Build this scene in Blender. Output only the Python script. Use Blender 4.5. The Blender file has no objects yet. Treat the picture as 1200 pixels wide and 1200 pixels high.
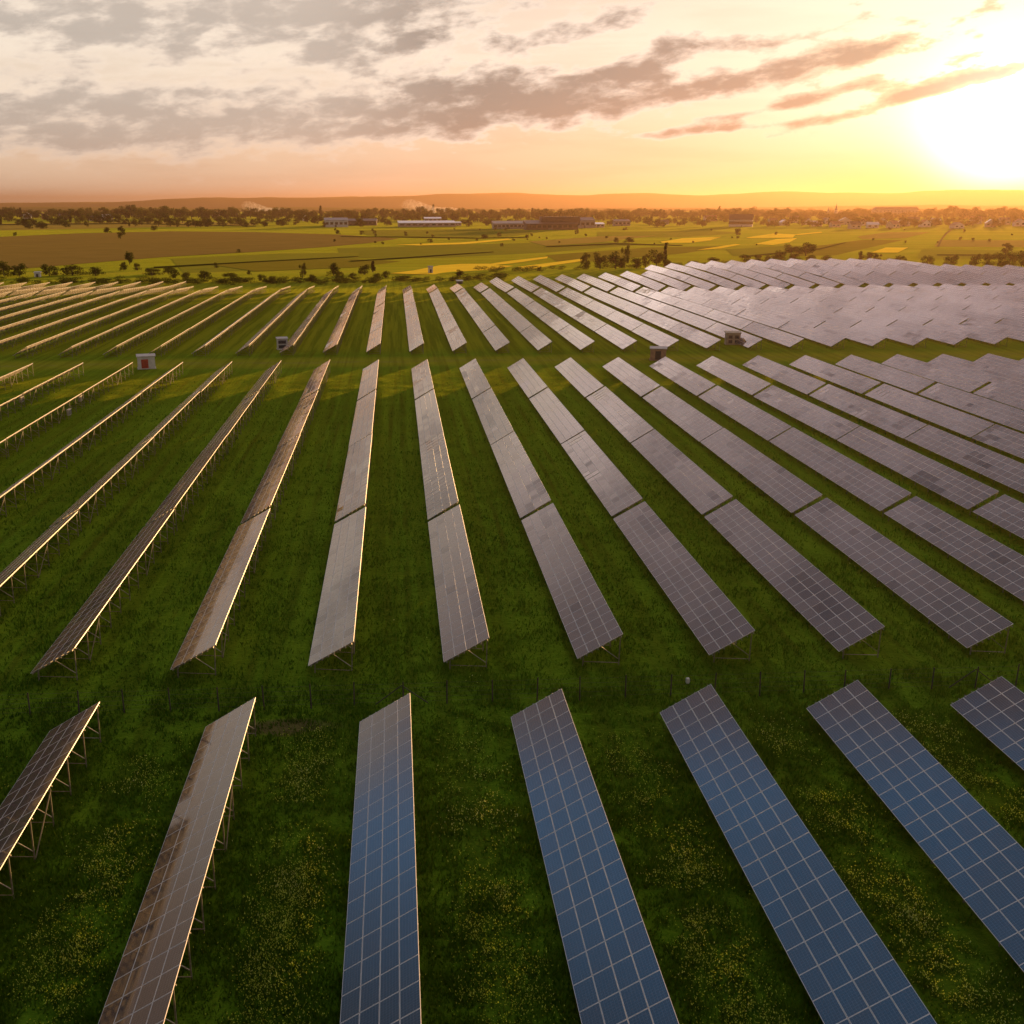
import bpy, math, random
import numpy as np
from mathutils import Vector, Matrix, Euler

R = math.radians
random.seed(7)
rng = np.random.default_rng(7)
SC = bpy.context.scene
COL = SC.collection

# ------------------------------------------------------------------ camera
CAM_H, F_PX, PITCH, YAW, ROLL, CX = 34.668, 1241.7, 16.137, 3.486, 0.118, 540.642
cam_d = bpy.data.cameras.new('camera')
cam = bpy.data.objects.new('camera', cam_d)
COL.objects.link(cam)
cam_d.sensor_fit = 'HORIZONTAL'
cam_d.sensor_width = 36.0
cam_d.lens = F_PX / 1200 * 36.0
cam_d.shift_x = (600 - CX) / 1200
cam_d.clip_start = 0.5
cam_d.clip_end = 80000
cam.matrix_world = (Matrix.Translation((0, 0, CAM_H)) @ Matrix.Rotation(R(-YAW), 4, 'Z')
                    @ Matrix.Rotation(R(90 - PITCH), 4, 'X') @ Matrix.Rotation(R(-ROLL), 4, 'Z'))
SC.camera = cam

def ray(px, py):
    """world direction of a photograph pixel (1200 wide)"""
    d = Vector(((px - CX) / F_PX, (600 - py) / F_PX, -1.0))
    return (cam.matrix_world.to_3x3() @ d).normalized()

def at(px, py, z):
    """world point at height z seen at a photograph pixel"""
    d = ray(px, py)
    t = (z - CAM_H) / d.z
    return Vector((d.x * t, d.y * t, z))

def project(p):
    q = cam.matrix_world.inverted() @ Vector(p)
    if q.z > -0.5:
        return None
    return (CX + F_PX * q.x / -q.z, 600 - F_PX * q.y / -q.z)

def azel(px, py):
    d = ray(px, py)
    return math.degrees(math.atan2(d.x, d.y)), math.degrees(math.asin(d.z))

# ------------------------------------------------------------------ light settings
SUN_AZ, SUN_EL = azel(1185, 158)
SUN_EL = max(SUN_EL, 2.2)
SUN_DIR = Vector((math.sin(R(SUN_AZ)) * math.cos(R(SUN_EL)), math.cos(R(SUN_AZ)) * math.cos(R(SUN_EL)), math.sin(R(SUN_EL))))
SUN_STRENGTH = 5.0
SKY_STRENGTH = 0.05
HAZE_DENSITY = 6.2e-5
EXPOSURE = 1.3

SC.render.engine = 'CYCLES'
SC.cycles.use_denoising = True
SC.cycles.max_bounces = 6
SC.cycles.diffuse_bounces = 2
SC.cycles.glossy_bounces = 3
SC.cycles.transmission_bounces = 3
SC.cycles.volume_bounces = 0
SC.cycles.transparent_max_bounces = 6
SC.cycles.caustics_reflective = False
SC.cycles.caustics_refractive = False
SC.cycles.volume_step_rate = 1.0
SC.cycles.volume_max_steps = 64
SC.view_settings.view_transform = 'Standard'
SC.view_settings.look = 'None'
SC.view_settings.exposure = EXPOSURE
SC.view_settings.gamma = 1.0
SC.view_settings.use_curve_mapping = False

sun_d = bpy.data.lights.new('sun', 'SUN')
sun_d.energy = SUN_STRENGTH
sun_d.angle = R(1.2)
sun_d.color = (1.0, 0.54, 0.19)
sun = bpy.data.objects.new('sun', sun_d)
COL.objects.link(sun)
sun.rotation_euler = SUN_DIR.to_track_quat('Z', 'Y').to_euler()

# ------------------------------------------------------------------ node expression helper
class NT:
    def __init__(self, tree):
        self.t = tree
    def n(self, typ, **kw):
        nd = self.t.nodes.new(typ)
        for k, v in kw.items():
            setattr(nd, k, v)
        return nd
    def link(self, a, b):
        self.t.links.new(a, b)
    def inp(self, sock, v):
        if isinstance(v, X):
            self.link(v.s, sock)
        elif hasattr(v, 'is_output'):
            self.link(v, sock)
        elif isinstance(v, (tuple, list)):
            if len(v) == 3 and sock.type == 'RGBA':
                v = (*v, 1.0)
            sock.default_value = v
        else:
            sock.default_value = v
    def m(self, op, *a, clamp=False):
        nd = self.n('ShaderNodeMath', operation=op, use_clamp=clamp)
        for i, v in enumerate(a):
            self.inp(nd.inputs[i], v)
        return X(self, nd.outputs[0])
    def mix(self, f, a, b, blend='MIX'):
        nd = self.n('ShaderNodeMix', data_type='RGBA', blend_type=blend)
        self.inp(nd.inputs[0], f)
        self.inp(nd.inputs[6], a)
        self.inp(nd.inputs[7], b)
        return X(self, nd.outputs[2])
    def smooth(self, v, a, b, lo=0.0, hi=1.0):
        nd = self.n('ShaderNodeMapRange', interpolation_type='SMOOTHSTEP')
        self.inp(nd.inputs[0], v)
        for i, q in enumerate((a, b, lo, hi)):
            self.inp(nd.inputs[1 + i], q)
        return X(self, nd.outputs[0])
    def combine(self, x, y, z=0.0):
        nd = self.n('ShaderNodeCombineXYZ')
        for i, v in enumerate((x, y, z)):
            self.inp(nd.inputs[i], v)
        return X(self, nd.outputs[0])
    def sep(self, v):
        nd = self.n('ShaderNodeSeparateXYZ')
        self.inp(nd.inputs[0], v)
        return [X(self, o) for o in nd.outputs]
    def noise(self, vec, scale, detail=4, rough=0.55, dist=0.0):
        nd = self.n('ShaderNodeTexNoise')
        self.inp(nd.inputs['Vector'], vec)
        nd.inputs['Scale'].default_value = scale
        nd.inputs['Detail'].default_value = detail
        nd.inputs['Roughness'].default_value = rough
        nd.inputs['Distortion'].default_value = dist
        return X(self, nd.outputs[0])
    def vscale(self, v, s):
        nd = self.n('ShaderNodeVectorMath', operation='MULTIPLY')
        self.inp(nd.inputs[0], v)
        nd.inputs[1].default_value = s
        return X(self, nd.outputs[0])
    def ramp(self, f, stops):
        nd = self.n('ShaderNodeValToRGB')
        cr = nd.color_ramp
        while len(cr.elements) < len(stops):
            cr.elements.new(0.5)
        for e, (p, c) in zip(cr.elements, stops):
            e.position = p
            e.color = (*c, 1.0)
        self.inp(nd.inputs[0], f)
        return X(self, nd.outputs[0])

class X:
    def __init__(self, nt, s):
        self.nt, self.s = nt, s
    def __add__(self, o): return self.nt.m('ADD', self, o)
    def __radd__(self, o): return self.nt.m('ADD', o, self)
    def __sub__(self, o): return self.nt.m('SUBTRACT', self, o)
    def __rsub__(self, o): return self.nt.m('SUBTRACT', o, self)
    def __mul__(self, o): return self.nt.m('MULTIPLY', self, o)
    def __rmul__(self, o): return self.nt.m('MULTIPLY', o, self)
    def __truediv__(self, o): return self.nt.m('DIVIDE', self, o)

# ------------------------------------------------------------------ sky
world = bpy.data.worlds.new('World')
SC.world = world
world.use_nodes = True
world.node_tree.nodes.clear()
W = NT(world.node_tree)
sky = W.n('ShaderNodeTexSky', sky_type='NISHITA', sun_disc=False)
sky.sun_elevation = R(SUN_EL)
sky.sun_rotation = R(SUN_AZ)
sky.air_density = 1.3
sky.dust_density = 2.0
tc = W.n('ShaderNodeTexCoord')
dirv = X(W, tc.outputs['Generated'])
dx, dy, dz = W.sep(dirv)
DEG = 180 / math.pi
el = W.m('ARCSINE', dz) * DEG
az = W.m('ARCTAN2', dx, dy) * DEG
dot = W.n('ShaderNodeVectorMath', operation='DOT_PRODUCT')
W.link(tc.outputs['Generated'], dot.inputs[0])
dot.inputs[1].default_value = SUN_DIR
S = W.m('ARCCOSINE', W.m('MINIMUM', X(W, dot.outputs['Value']), 1.0)) * DEG
# high thin veil: colour by height
veil = W.ramp(W.m('DIVIDE', W.m('MAXIMUM', el, 0.0), 60.0, clamp=True), [
    (0.0, (0.84, 0.67, 0.51)), (0.02, (0.84, 0.65, 0.48)), (0.05, (0.87, 0.67, 0.49)), (0.085, (0.93, 0.79, 0.64)),
    (0.13, (0.96, 0.85, 0.71)), (0.17, (0.88, 0.74, 0.61)), (0.23, (0.50, 0.40, 0.36)), (0.32, (0.34, 0.265, 0.255)), (0.48, (0.32, 0.25, 0.255)), (1.0, (0.30, 0.28, 0.29))])
# sky dims away from the sun; unseen blue zone added for panel reflections
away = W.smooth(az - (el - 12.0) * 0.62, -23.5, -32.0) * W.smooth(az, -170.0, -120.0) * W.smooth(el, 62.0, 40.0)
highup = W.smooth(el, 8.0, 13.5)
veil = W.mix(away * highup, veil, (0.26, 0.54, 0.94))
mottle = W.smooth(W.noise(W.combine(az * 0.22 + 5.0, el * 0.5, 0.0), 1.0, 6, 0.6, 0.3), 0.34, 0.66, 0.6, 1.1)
bright = W.m('EXPONENT', S * S * (-1 / 800.0)) * W.smooth(el, 9.5, 15.0) * 12.0 * mottle + 1.0  # unseen sky ahead brightened and mottled for the far tables' reflections
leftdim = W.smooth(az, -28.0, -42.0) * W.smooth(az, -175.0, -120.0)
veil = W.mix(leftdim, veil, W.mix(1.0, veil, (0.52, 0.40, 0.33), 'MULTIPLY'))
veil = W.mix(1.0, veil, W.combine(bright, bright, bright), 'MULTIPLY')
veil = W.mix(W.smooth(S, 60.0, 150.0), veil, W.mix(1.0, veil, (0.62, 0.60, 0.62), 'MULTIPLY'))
sky_a = W.mix(1.0, X(W, sky.outputs[0]), (0.10, 0.10, 0.10), 'MULTIPLY')
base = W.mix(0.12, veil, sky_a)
# cloud field in azimuth / elevation of the sky
cv = W.combine(az * 0.42, el * 1.05 - az * 0.09, 0.0)
n1 = W.noise(cv, 1.0, 11, 0.60, 0.12)
n2 = W.noise(W.combine(az * 0.05 + 3.1, el * 0.30 + 1.7, 0.0), 1.0, 5, 0.55, 0.3)
n3 = W.noise(W.combine(az * 0.10 + 9.0, el * 0.9 + 4.0, 0.0), 1.0, 7, 0.6, 0.3)
def px_blob(px, py, hw, hh, ang, amp):
    a0, e0 = azel(px, py)
    sx, sy = hw * DEG / F_PX, hh * DEG / F_PX
    c, s = math.cos(R(ang)), math.sin(R(ang))
    u = (az - a0) * c + (el - e0) * s
    v = (el - e0) * c - (az - a0) * s
    u = u * (1 / sx)
    v = v * (1 / sy)
    return W.m('EXPONENT', (u * u + v * v) * -1.0) * amp
BLOBS = [(110, 28, 340, 42, 0, .66), (430, 4, 200, 22, 4, .54), (200, 150, 340, 30, 2, .66), (10, 128, 160, 34, 0, .46),
         (470, 132, 200, 22, 3, .46), (545, 106, 100, 28, 4, .62), (680, 112, 140, 22, 8, .56), (750, 74, 56, 14, 14, .42),
         (865, 92, 140, 11, 14, .60), (1000, 70, 130, 11, 13, .60), (930, 120, 150, 8, 12, .52), (1110, 98, 110, 9, 12, .56),
         (395, 66, 42, 17, 8, .56), (712, 22, 62, 14, 6, .56), (810, 50, 36, 13, 6, .54), (935, 42, 80, 9, 10, .52),
         (860, 150, 110, 5, 4, .40), (480, 45, 60, 14, 4, .36), (590, 50, 60, 9, 4, .34), (1010, 130, 120, 6, 14, .44), (250, 105, 120, 10, 2, .20)]
msk = None
for b in BLOBS:
    e = px_blob(*b)
    msk = e if msk is None else msk + e
msk = W.m('MINIMUM', msk, 0.74)
dens = (n1 - 0.5) * 1.75 + msk - 0.02
high = W.smooth(el, 10.5, 16.0)
dens = dens * (1.0 - high * 0.6) + high * ((n2 - 0.5) * 0.9 + 0.2)
right = W.smooth(az, azel(330, 60)[0], azel(560, 60)[0])
alpha = W.smooth(dens, 0.10, 0.62) * (1.0 - right) + W.smooth(dens, 0.22, 0.40) * right
core = W.smooth(dens, 0.22, 0.78)
near_sun = W.m('EXPONENT', S * S * (-1 / 80.0))
c_edge = W.mix(near_sun, (0.98, 0.84, 0.70), (1.10, 0.74, 0.34))
c_core = W.mix(near_sun, (0.26, 0.240, 0.215), (0.36, 0.295, 0.20))
c_core = W.mix(W.smooth(el, 12.0, 35.0), c_core, W.mix(away, (0.40, 0.31, 0.32), (0.20, 0.40, 0.70)))
c_core = W.mix(right, (0.43, 0.39, 0.345), c_core)
c_cloud = W.mix(core, c_edge, c_core)
c_cloud = W.mix(highup, c_cloud, W.mix(0.45, c_core, veil))
amt = alpha * (0.80 + right * 0.14)
# faint streaks in the veil itself
base = W.mix(W.smooth(n3, 0.42, 0.62) * 0.35 * (1.0 - highup), base, W.mix(1.0, base, (0.80, 0.76, 0.74), 'MULTIPLY'))
# towards the sun the low sky turns orange, the sky above it is washed out white
low = W.smooth(el, 0.4, 4.2, 1.0, 0.0)
base = W.mix(W.m('EXPONENT', S * S * (-1 / 95.0)) * low, base, (0.98, 0.42, 0.13))
base = W.mix(W.m('EXPONENT', S * S * (-1 / 120.0)) * (1.0 - low) * 0.8, base, (1.05, 0.90, 0.72))
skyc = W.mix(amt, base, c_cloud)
g1 = W.m('EXPONENT', S * S * (-1 / 8.5)) * (1.0 - amt * 0.72)
g2 = W.m('EXPONENT', S * (-1 / 4.5)) * (1.0 - amt * 0.75)
skyc = W.mix(1.0, skyc, W.mix(1.0, W.combine(g1, g1, g1), (2.2, 2.1, 1.9), 'MULTIPLY'), 'ADD')
skyc = W.mix(1.0, skyc, W.mix(1.0, W.combine(g2, g2, g2), W.mix(low, (0.56, 0.52, 0.46), (0.45, 0.17, 0.04)), 'MULTIPLY'), 'ADD')
below = W.smooth(el, -3.0, -0.3)
skyc = W.mix(below, (0.10, 0.08, 0.03), skyc)
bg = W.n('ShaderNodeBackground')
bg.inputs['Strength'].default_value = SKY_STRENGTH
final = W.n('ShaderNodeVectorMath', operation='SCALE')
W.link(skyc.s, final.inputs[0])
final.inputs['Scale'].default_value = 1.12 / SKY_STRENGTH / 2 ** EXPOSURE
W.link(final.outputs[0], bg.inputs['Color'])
wo = W.n('ShaderNodeOutputWorld')
W.link(bg.outputs[0], wo.inputs['Surface'])

# ------------------------------------------------------------------ helpers for objects
def tag(o, label=None, cat=None, group=None, kind=None):
    if label: o['label'] = label
    if cat: o['category'] = cat
    if group: o['group'] = group
    if kind: o['kind'] = kind
    return o

def empty(name, loc, rz=0.0, rx=0.0):
    o = bpy.data.objects.new(name, None)
    COL.objects.link(o)
    o.empty_display_size = 0.5
    o.location = loc
    o.rotation_euler = (rx, 0, rz)
    return o

def link_obj(name, me, parent=None, loc=None, rot=None):
    o = bpy.data.objects.new(name, me)
    COL.objects.link(o)
    if parent: o.parent = parent
    if loc is not None: o.location = loc
    if rot is not None: o.rotation_euler = rot
    return o

class MB:
    """collects polygons and makes them one mesh"""
    def __init__(self):
        self.v, self.f, self.mi, self.uv, self.at = [], [], [], [], []
    def poly(self, pts, mi=0, uv=None, a=0.0):
        b = len(self.v)
        self.v += [tuple(p) for p in pts]
        self.f.append(tuple(range(b, b + len(pts))))
        self.mi.append(mi)
        self.uv.append(uv or [(0, 0)] * len(pts))
        self.at.append(a)
    def box(self, lo, hi, mi=0, a=0.0):
        x0, y0, z0 = lo; x1, y1, z1 = hi
        self.hexa([(x0, y0, z0), (x1, y0, z0), (x1, y1, z0), (x0, y1, z0), (x0, y0, z1), (x1, y0, z1), (x1, y1, z1), (x0, y1, z1)], mi, a)
    def hexa(self, c, mi=0, a=0.0):
        b = len(self.v)
        self.v += [tuple(p) for p in c]
        for q in ((3, 2, 1, 0), (4, 5, 6, 7), (0, 1, 5, 4), (1, 2, 6, 5), (2, 3, 7, 6), (3, 0, 4, 7)):
            self.f.append(tuple(b + i for i in q)); self.mi.append(mi); self.uv.append([(0, 0)] * 4); self.at.append(a)
    def bar(self, p, q, w, h=None, mi=0, up=(0, 0, 1)):
        p, q = Vector(p), Vector(q)
        h = h or w
        d = (q - p).normalized()
        u = Vector(up)
        if abs(d.dot(u)) > 0.98: u = Vector((0, 1, 0))
        s = d.cross(u).normalized() * (w / 2)
        t = s.cross(d).normalized() * (h / 2)
        self.hexa([p - s - t, p + s - t, p + s + t, p - s + t, q - s - t, q + s - t, q + s + t, q - s + t], mi)
    def tube(self, p, q, r0, r1, n=6, mi=0):
        p, q = Vector(p), Vector(q)
        d = (q - p).normalized()
        u = Vector((1, 0, 0)) if abs(d.x) < 0.9 else Vector((0, 1, 0))
        s = d.cross(u).normalized(); t = d.cross(s).normalized()
        b = len(self.v)
        for k in range(n):
            a = 2 * math.pi * k / n
            o = s * math.cos(a) + t * math.sin(a)
            self.v += [tuple(p + o * r0), tuple(q + o * r1)]
        for k in range(n):
            j = (k + 1) % n
            self.f.append((b + 2 * k, b + 2 * k + 1, b + 2 * j + 1, b + 2 * j)); self.mi.append(mi); self.uv.append([(0, 0)] * 4); self.at.append(0.0)
    def mesh(self, name, mats):
        me = bpy.data.meshes.new(name)
        me.from_pydata(self.v, [], self.f)
        for m in mats: me.materials.append(m)
        me.polygons.foreach_set('material_index', self.mi)
        uvl = me.uv_layers.new(name='UVMap')
        uvl.data.foreach_set('uv', [c for f in self.uv for p in f for c in p])
        at_ = me.attributes.new('tone', 'FLOAT', 'FACE')
        at_.data.foreach_set('value', self.at)
        me.update()
        return me

def material(name, base=(0.5, 0.5, 0.5), rough=0.7, metal=0.0, spec=0.5):
    m = bpy.data.materials.new(name)
    m.use_nodes = True
    b = m.node_tree.nodes['Principled BSDF']
    b.inputs['Base Color'].default_value = (*base, 1)
    b.inputs['Roughness'].default_value = rough
    b.inputs['Metallic'].default_value = metal
    b.inputs['Specular IOR Level'].default_value = spec
    return m

def worn(name, base, var=0.25, scale=2.0, rough=0.7, metal=0.0, spec=0.5):
    """a plain material with uneven tone"""
    m = material(name, base, rough, metal, spec)
    T = NT(m.node_tree)
    b = m.node_tree.nodes['Principled BSDF']
    t = T.n('ShaderNodeTexCoord')
    n = T.noise(X(T, t.outputs['Object']), scale, 5, 0.6)
    lo = tuple(c * (1 - var) for c in base); hi = tuple(min(1, c * (1 + var)) for c in base)
    c = T.mix(T.smooth(n, 0.3, 0.7), lo, hi)
    T.link(c.s, b.inputs['Base Color'])
    return m

# ------------------------------------------------------------------ terrain
PLAIN = -2.0
GX = np.array([-500, -300, -200, -120, -40, 0, 40, 80, 120, 160, 200, 240, 290, 350, 500], float)
GY = np.array([240, 280, 432, 445, 475, 512, 552, 660], float)
GZ = np.array([
    [0] * 15,
    [0, 0, 0, 0, 0, 0, 0, .2, .5, .9, 1.1, 1.1, 1, .8, 0],
    [-1, -.5, 0, 0, 0, 0, 0, 0, 0, .2, .5, .5, .5, .3, 0],
    [-1.2, -.8, -.3, -.2, -.3, -.3, -.1, 0, .2, .6, 1.1, 1.2, 1, .6, 0],
    [-2, -1.8, -1.4, -1.5, -1.7, -1.7, -.8, .3, 1.2, 2.3, 3.2, 3.2, 2.4, 1.4, 0],
    [-2, -2, -2, -2, -2, -2, -1.0, .2, 1.9, 3.8, 4.9, 4.7, 3.6, 2.2, 0],
    [-2, -2, -2, -2, -2, -2, -1.4, -.2, 2.0, 4.4, 5.3, 5.2, 4.0, 2.4, 0],
    [PLAIN] * 15], float)
def gz(x, y):
    x = np.clip(np.asarray(x, float), GX[0], GX[-1]); y = np.clip(np.asarray(y, float), GY[0], GY[-1])
    i = np.clip(np.searchsorted(GX, x, side='right') - 1, 0, len(GX) - 2)
    j = np.clip(np.searchsorted(GY, y, side='right') - 1, 0, len(GY) - 2)
    u = (x - GX[i]) / (GX[i + 1] - GX[i]); v = (y - GY[j]) / (GY[j + 1] - GY[j])
    u = u * u * (3 - 2 * u)
    return (GZ[j, i] * (1 - u) + GZ[j, i + 1] * u) * (1 - v) + (GZ[j + 1, i] * (1 - u) + GZ[j + 1, i + 1] * u) * v

def hash_noise(x, y, s, seed):
    """smooth value noise with numpy"""
    r = np.random.default_rng(seed).random((257, 257))
    gx, gy = x / s, y / s
    i, j = np.floor(gx).astype(int), np.floor(gy).astype(int)
    u, v = gx - i, gy - j
    u = u * u * (3 - 2 * u); v = v * v * (3 - 2 * v)
    i &= 255; j &= 255
    return (r[i, j] * (1 - u) + r[i + 1, j] * u) * (1 - v) + (r[i, j + 1] * (1 - u) + r[i + 1, j + 1] * u) * v

def stretch(parts):
    out = []
    for a, b, n in parts:
        out += list(np.linspace(a, b, n, endpoint=False))
    out.append(parts[-1][1])
    return np.array(out)

def grid_mesh(name, xs, ys, zf, mats):
    nx, ny = len(xs), len(ys)
    Xg, Yg = np.meshgrid(xs, ys)
    Zg = zf(Xg, Yg)
    co = np.stack([Xg, Yg, Zg], -1).reshape(-1, 3)
    idx = np.arange(nx * ny).reshape(ny, nx)
    q = np.stack([idx[:-1, :-1], idx[:-1, 1:], idx[1:, 1:], idx[1:, :-1]], -1).reshape(-1, 4)
    return raw_mesh(name, co, q, mats)

def raw_mesh(name, co, faces, mats, smooth=True, tone=None):
    me = bpy.data.meshes.new(name)
    n, k = faces.shape
    me.vertices.add(len(co)); me.vertices.foreach_set('co', co.astype(np.float32).ravel())
    me.loops.add(n * k); me.loops.foreach_set('vertex_index', faces.astype(np.int32).ravel())
    me.polygons.add(n); me.polygons.foreach_set('loop_start', np.arange(0, n * k, k, dtype=np.int32))
    me.polygons.foreach_set('loop_total', np.full(n, k, dtype=np.int32))
    if smooth: me.polygons.foreach_set('use_smooth', np.ones(n, bool))
    if tone is not None:
        a = me.attributes.new('tone', 'FLOAT', 'FACE'); a.data.foreach_set('value', tone.astype(np.float32))
    for m in mats: me.materials.append(m)
    me.update(calc_edges=True)
    me.validate()
    return me

# ground material: meadow
XB_ = -24.646
def meadow_material():
    m = bpy.data.materials.new('meadow')
    m.use_nodes = True
    T = NT(m.node_tree)
    b = m.node_tree.nodes['Principled BSDF']
    t = T.n('ShaderNodeTexCoord'); P = X(T, t.outputs['Object'])
    x, y, z = T.sep(P)
    big = T.noise(P, 0.030, 4, 0.6)
    mid = T.noise(P, 0.22, 5, 0.62)
    fine = T.noise(P, 2.2, 5, 0.7)
    rows = T.noise(T.vscale(P, (1.5, 0.05, 1.0)), 0.8, 4, 0.6)
    tone = big * 0.30 + mid * 0.30 + fine * 0.30 + rows * 0.24
    col = T.ramp(T.smooth(tone, 0.34, 0.80), [(0.0, (0.026, 0.066, 0.0030)), (0.35, (0.046, 0.120, 0.0055)), (0.65, (0.068, 0.158, 0.008)), (1.0, (0.110, 0.195, 0.012))])
    # wheel marks along the middle of every strip
    gx = T.m('FRACT', (x - (XB_ + 3.5 - 5.219)) / 10.438) * 10.438 - 5.219 + (T.noise(T.vscale(P, (0.0, 0.03, 0.0)), 1.0, 2) - 0.5) * 1.2
    rut0 = T.smooth(T.m('ABSOLUTE', T.m('ABSOLUTE', gx) - 0.95), 0.12, 0.5, 1.0, 0.0) * T.smooth(T.noise(T.vscale(P, (0.25, 0.04, 1.0)), 1.0, 3), 0.42, 0.62) * T.smooth(y, 70.0, 76.0)
    col = T.mix(rut0 * 0.55, col, (0.028, 0.036, 0.004))
    mown = T.noise(T.vscale(P, (0.8, 0.02, 1.0)), 1.0, 4, 0.6)
    col = T.mix(T.smooth(mown, 0.46, 0.64) * 0.5 * T.smooth(y, 68.0, 80.0), col, (0.105, 0.205, 0.010))
    # worn service track and the drier mown strip between the blocks
    wob = (T.noise(T.vscale(P, (0.05, 0.05, 1.0)), 1.0, 2) - 0.5) * 5.0
    yt = y + wob
    d1 = T.m('ABSOLUTE', yt - 246.0)
    trk = T.smooth(d1, 3.0, 11.0, 1.0, 0.0)
    rut = T.m('MAXIMUM', T.smooth(T.m('ABSOLUTE', d1 - 1.0), 0.25, 0.7, 1.0, 0.0), 0.0) * T.smooth(mid, 0.35, 0.55)
    col = T.mix(trk * (0.35 + fine * 0.5), col, (0.240, 0.220, 0.016))
    col = T.mix(rut * 0.6, col, (0.16, 0.13, 0.05))
    # far block is paler and yellower, with mown streaks
    swath = T.noise(T.vscale(P, (0.55, 0.012, 1.0)), 1.0, 4, 0.65)
    cfar = T.mix(T.smooth(swath, 0.36, 0.64), (0.090, 0.140, 0.006), (0.190, 0.215, 0.011))
    col = T.mix(T.smooth(y, 255.0, 275.0) * 0.75, col, cfar)
    col = T.mix(T.smooth(swath, 0.55, 0.42) * 0.35, col, (0.020, 0.036, 0.003))
    # bare earth by the fence
    px, py = at(338, 851, 0)[:2]
    ex = (x - px) * (1 / 3.6); ey = (y - py) * (1 / 1.3)
    spot = T.smooth(ex * ex + ey * ey + (mid - 0.5) * 2.4, 0.3, 1.2, 1.0, 0.0)
    col = T.mix(spot * 0.8, col, (0.085, 0.062, 0.035))
    # open country beyond the plant
    far = T.smooth(y, 540.0, 620.0)
    strips = T.noise(T.vscale(P, (0.0011, 0.013, 1.0)), 1.0, 4, 0.6, 0.4)
    strip2 = T.noise(T.vscale(P, (0.004, 0.05, 1.0)), 1.0, 3, 0.6)
    fc = T.ramp(T.smooth(strips * 0.7 + strip2 * 0.3, 0.35, 0.66), [(0.0, (0.018, 0.060, 0.004)), (0.35, (0.030, 0.102, 0.006)), (0.6, (0.048, 0.128, 0.008)), (1.0, (0.100, 0.135, 0.012))])
    fc = T.mix(T.smooth(T.noise(P, 0.05, 4), 0.55, 0.75) * 0.5, fc, (0.04, 0.052, 0.008))
    col = T.mix(far, col, fc)
    T.link(col.s, b.inputs['Base Color'])
    b.inputs['Roughness'].default_value = 0.9
    b.inputs['Specular IOR Level'].default_value = 0.0
    b.inputs['Sheen Weight'].default_value = 0.22
    b.inputs['Sheen Roughness'].default_value = 0.45
    b.inputs['Sheen Tint'].default_value = (0.75, 0.75, 0.05, 1)
    bump = T.n('ShaderNodeBump')
    bump.inputs['Strength'].default_value = 0.8
    bump.inputs['Distance'].default_value = 0.35
    T.link((mid * 0.6 + fine * 0.5).s, bump.inputs['Height'])
    T.link(bump.outputs[0], b.inputs['Normal'])
    return m
M_MEADOW = meadow_material()

def zground(Xg, Yg):
    z = gz(Xg, Yg)
    near = np.clip((300 - Yg) / 100, 0, 1) * np.clip((260 - np.abs(Xg - 20)) / 40, 0, 1)
    z = z + near * ((hash_noise(Xg + 900, Yg, 7.0, 1) - .5) * .16 + (hash_noise(Xg + 900, Yg, 2.1, 2) - .5) * .12 + (hash_noise(Xg + 900, Yg, .9, 3) - .5) * .08 - .05)
    return z
xs = stretch([(-30000, -6000, 6), (-6000, -900, 12), (-900, -240, 33), (-240, -100, 56), (-100, 150, 320), (150, 330, 80), (330, 900, 30), (900, 6000, 12), (6000, 30000, 6)])
ys = stretch([(-400, 20, 12), (20, 140, 170), (140, 270, 120), (270, 560, 150), (560, 1000, 60), (1000, 4000, 30), (4000, 30000, 12)])
tag(link_obj('ground', grid_mesh('ground', xs, ys, zground, [M_MEADOW])), kind='structure')

# ------------------------------------------------------------------ field sheets out on the plain
def field_mat(name, a, b_, sheen=0.12, sx=0.02, sy=0.3):
    m = bpy.data.materials.new(name)
    m.use_nodes = True
    T = NT(m.node_tree)
    b = m.node_tree.nodes['Principled BSDF']
    t = T.n('ShaderNodeTexCoord'); P = X(T, t.outputs['Object'])
    n = T.noise(T.vscale(P, (sx, sy, 1)), 1.0, 5, 0.65) * 0.6 + T.noise(P, 0.03, 4, 0.6) * 0.4
    T.link(T.mix(T.smooth(n, 0.36, 0.62), a, b_).s, b.inputs['Base Color'])
    b.inputs['Roughness'].default_value = 0.9
    b.inputs['Specular IOR Level'].default_value = 0.0
    b.inputs['Sheen Weight'].default_value = sheen
    b.inputs['Sheen Tint'].default_value = (0.8, 0.65, 0.1, 1)
    return m
M_PLOUGH = field_mat('ploughed_soil', (0.062, 0.042, 0.021), (0.095, 0.062, 0.031), 0.1)
M_RAPE = field_mat('rapeseed', (0.50, 0.32, 0.006), (0.72, 0.48, 0.01), 0.3)
M_GREENS = [field_mat('young_wheat', (0.024, 0.088, 0.005), (0.040, 0.118, 0.007)),
            field_mat('pasture', (0.048, 0.114, 0.006), (0.074, 0.138, 0.008)),
            field_mat('clover', (0.024, 0.050, 0.003), (0.042, 0.076, 0.004)),
            field_mat('stubble', (0.145, 0.115, 0.028), (0.180, 0.145, 0.035))]
M_DITCH = field_mat('ditch_scrub', (0.016, 0.026, 0.003), (0.034, 0.046, 0.005), 0.0)
field_z = PLAIN + 0.02
def field(name, pts, mat):
    global field_z
    field_z += 0.012
    P = [at(x, y, field_z) for x, y in pts]
    mb = MB(); mb.poly(P)
    me = mb.mesh(name, [mat])
    if me.polygons[0].normal.z < 0: me.flip_normals()
    tag(link_obj(name, me), kind='structure')
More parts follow.
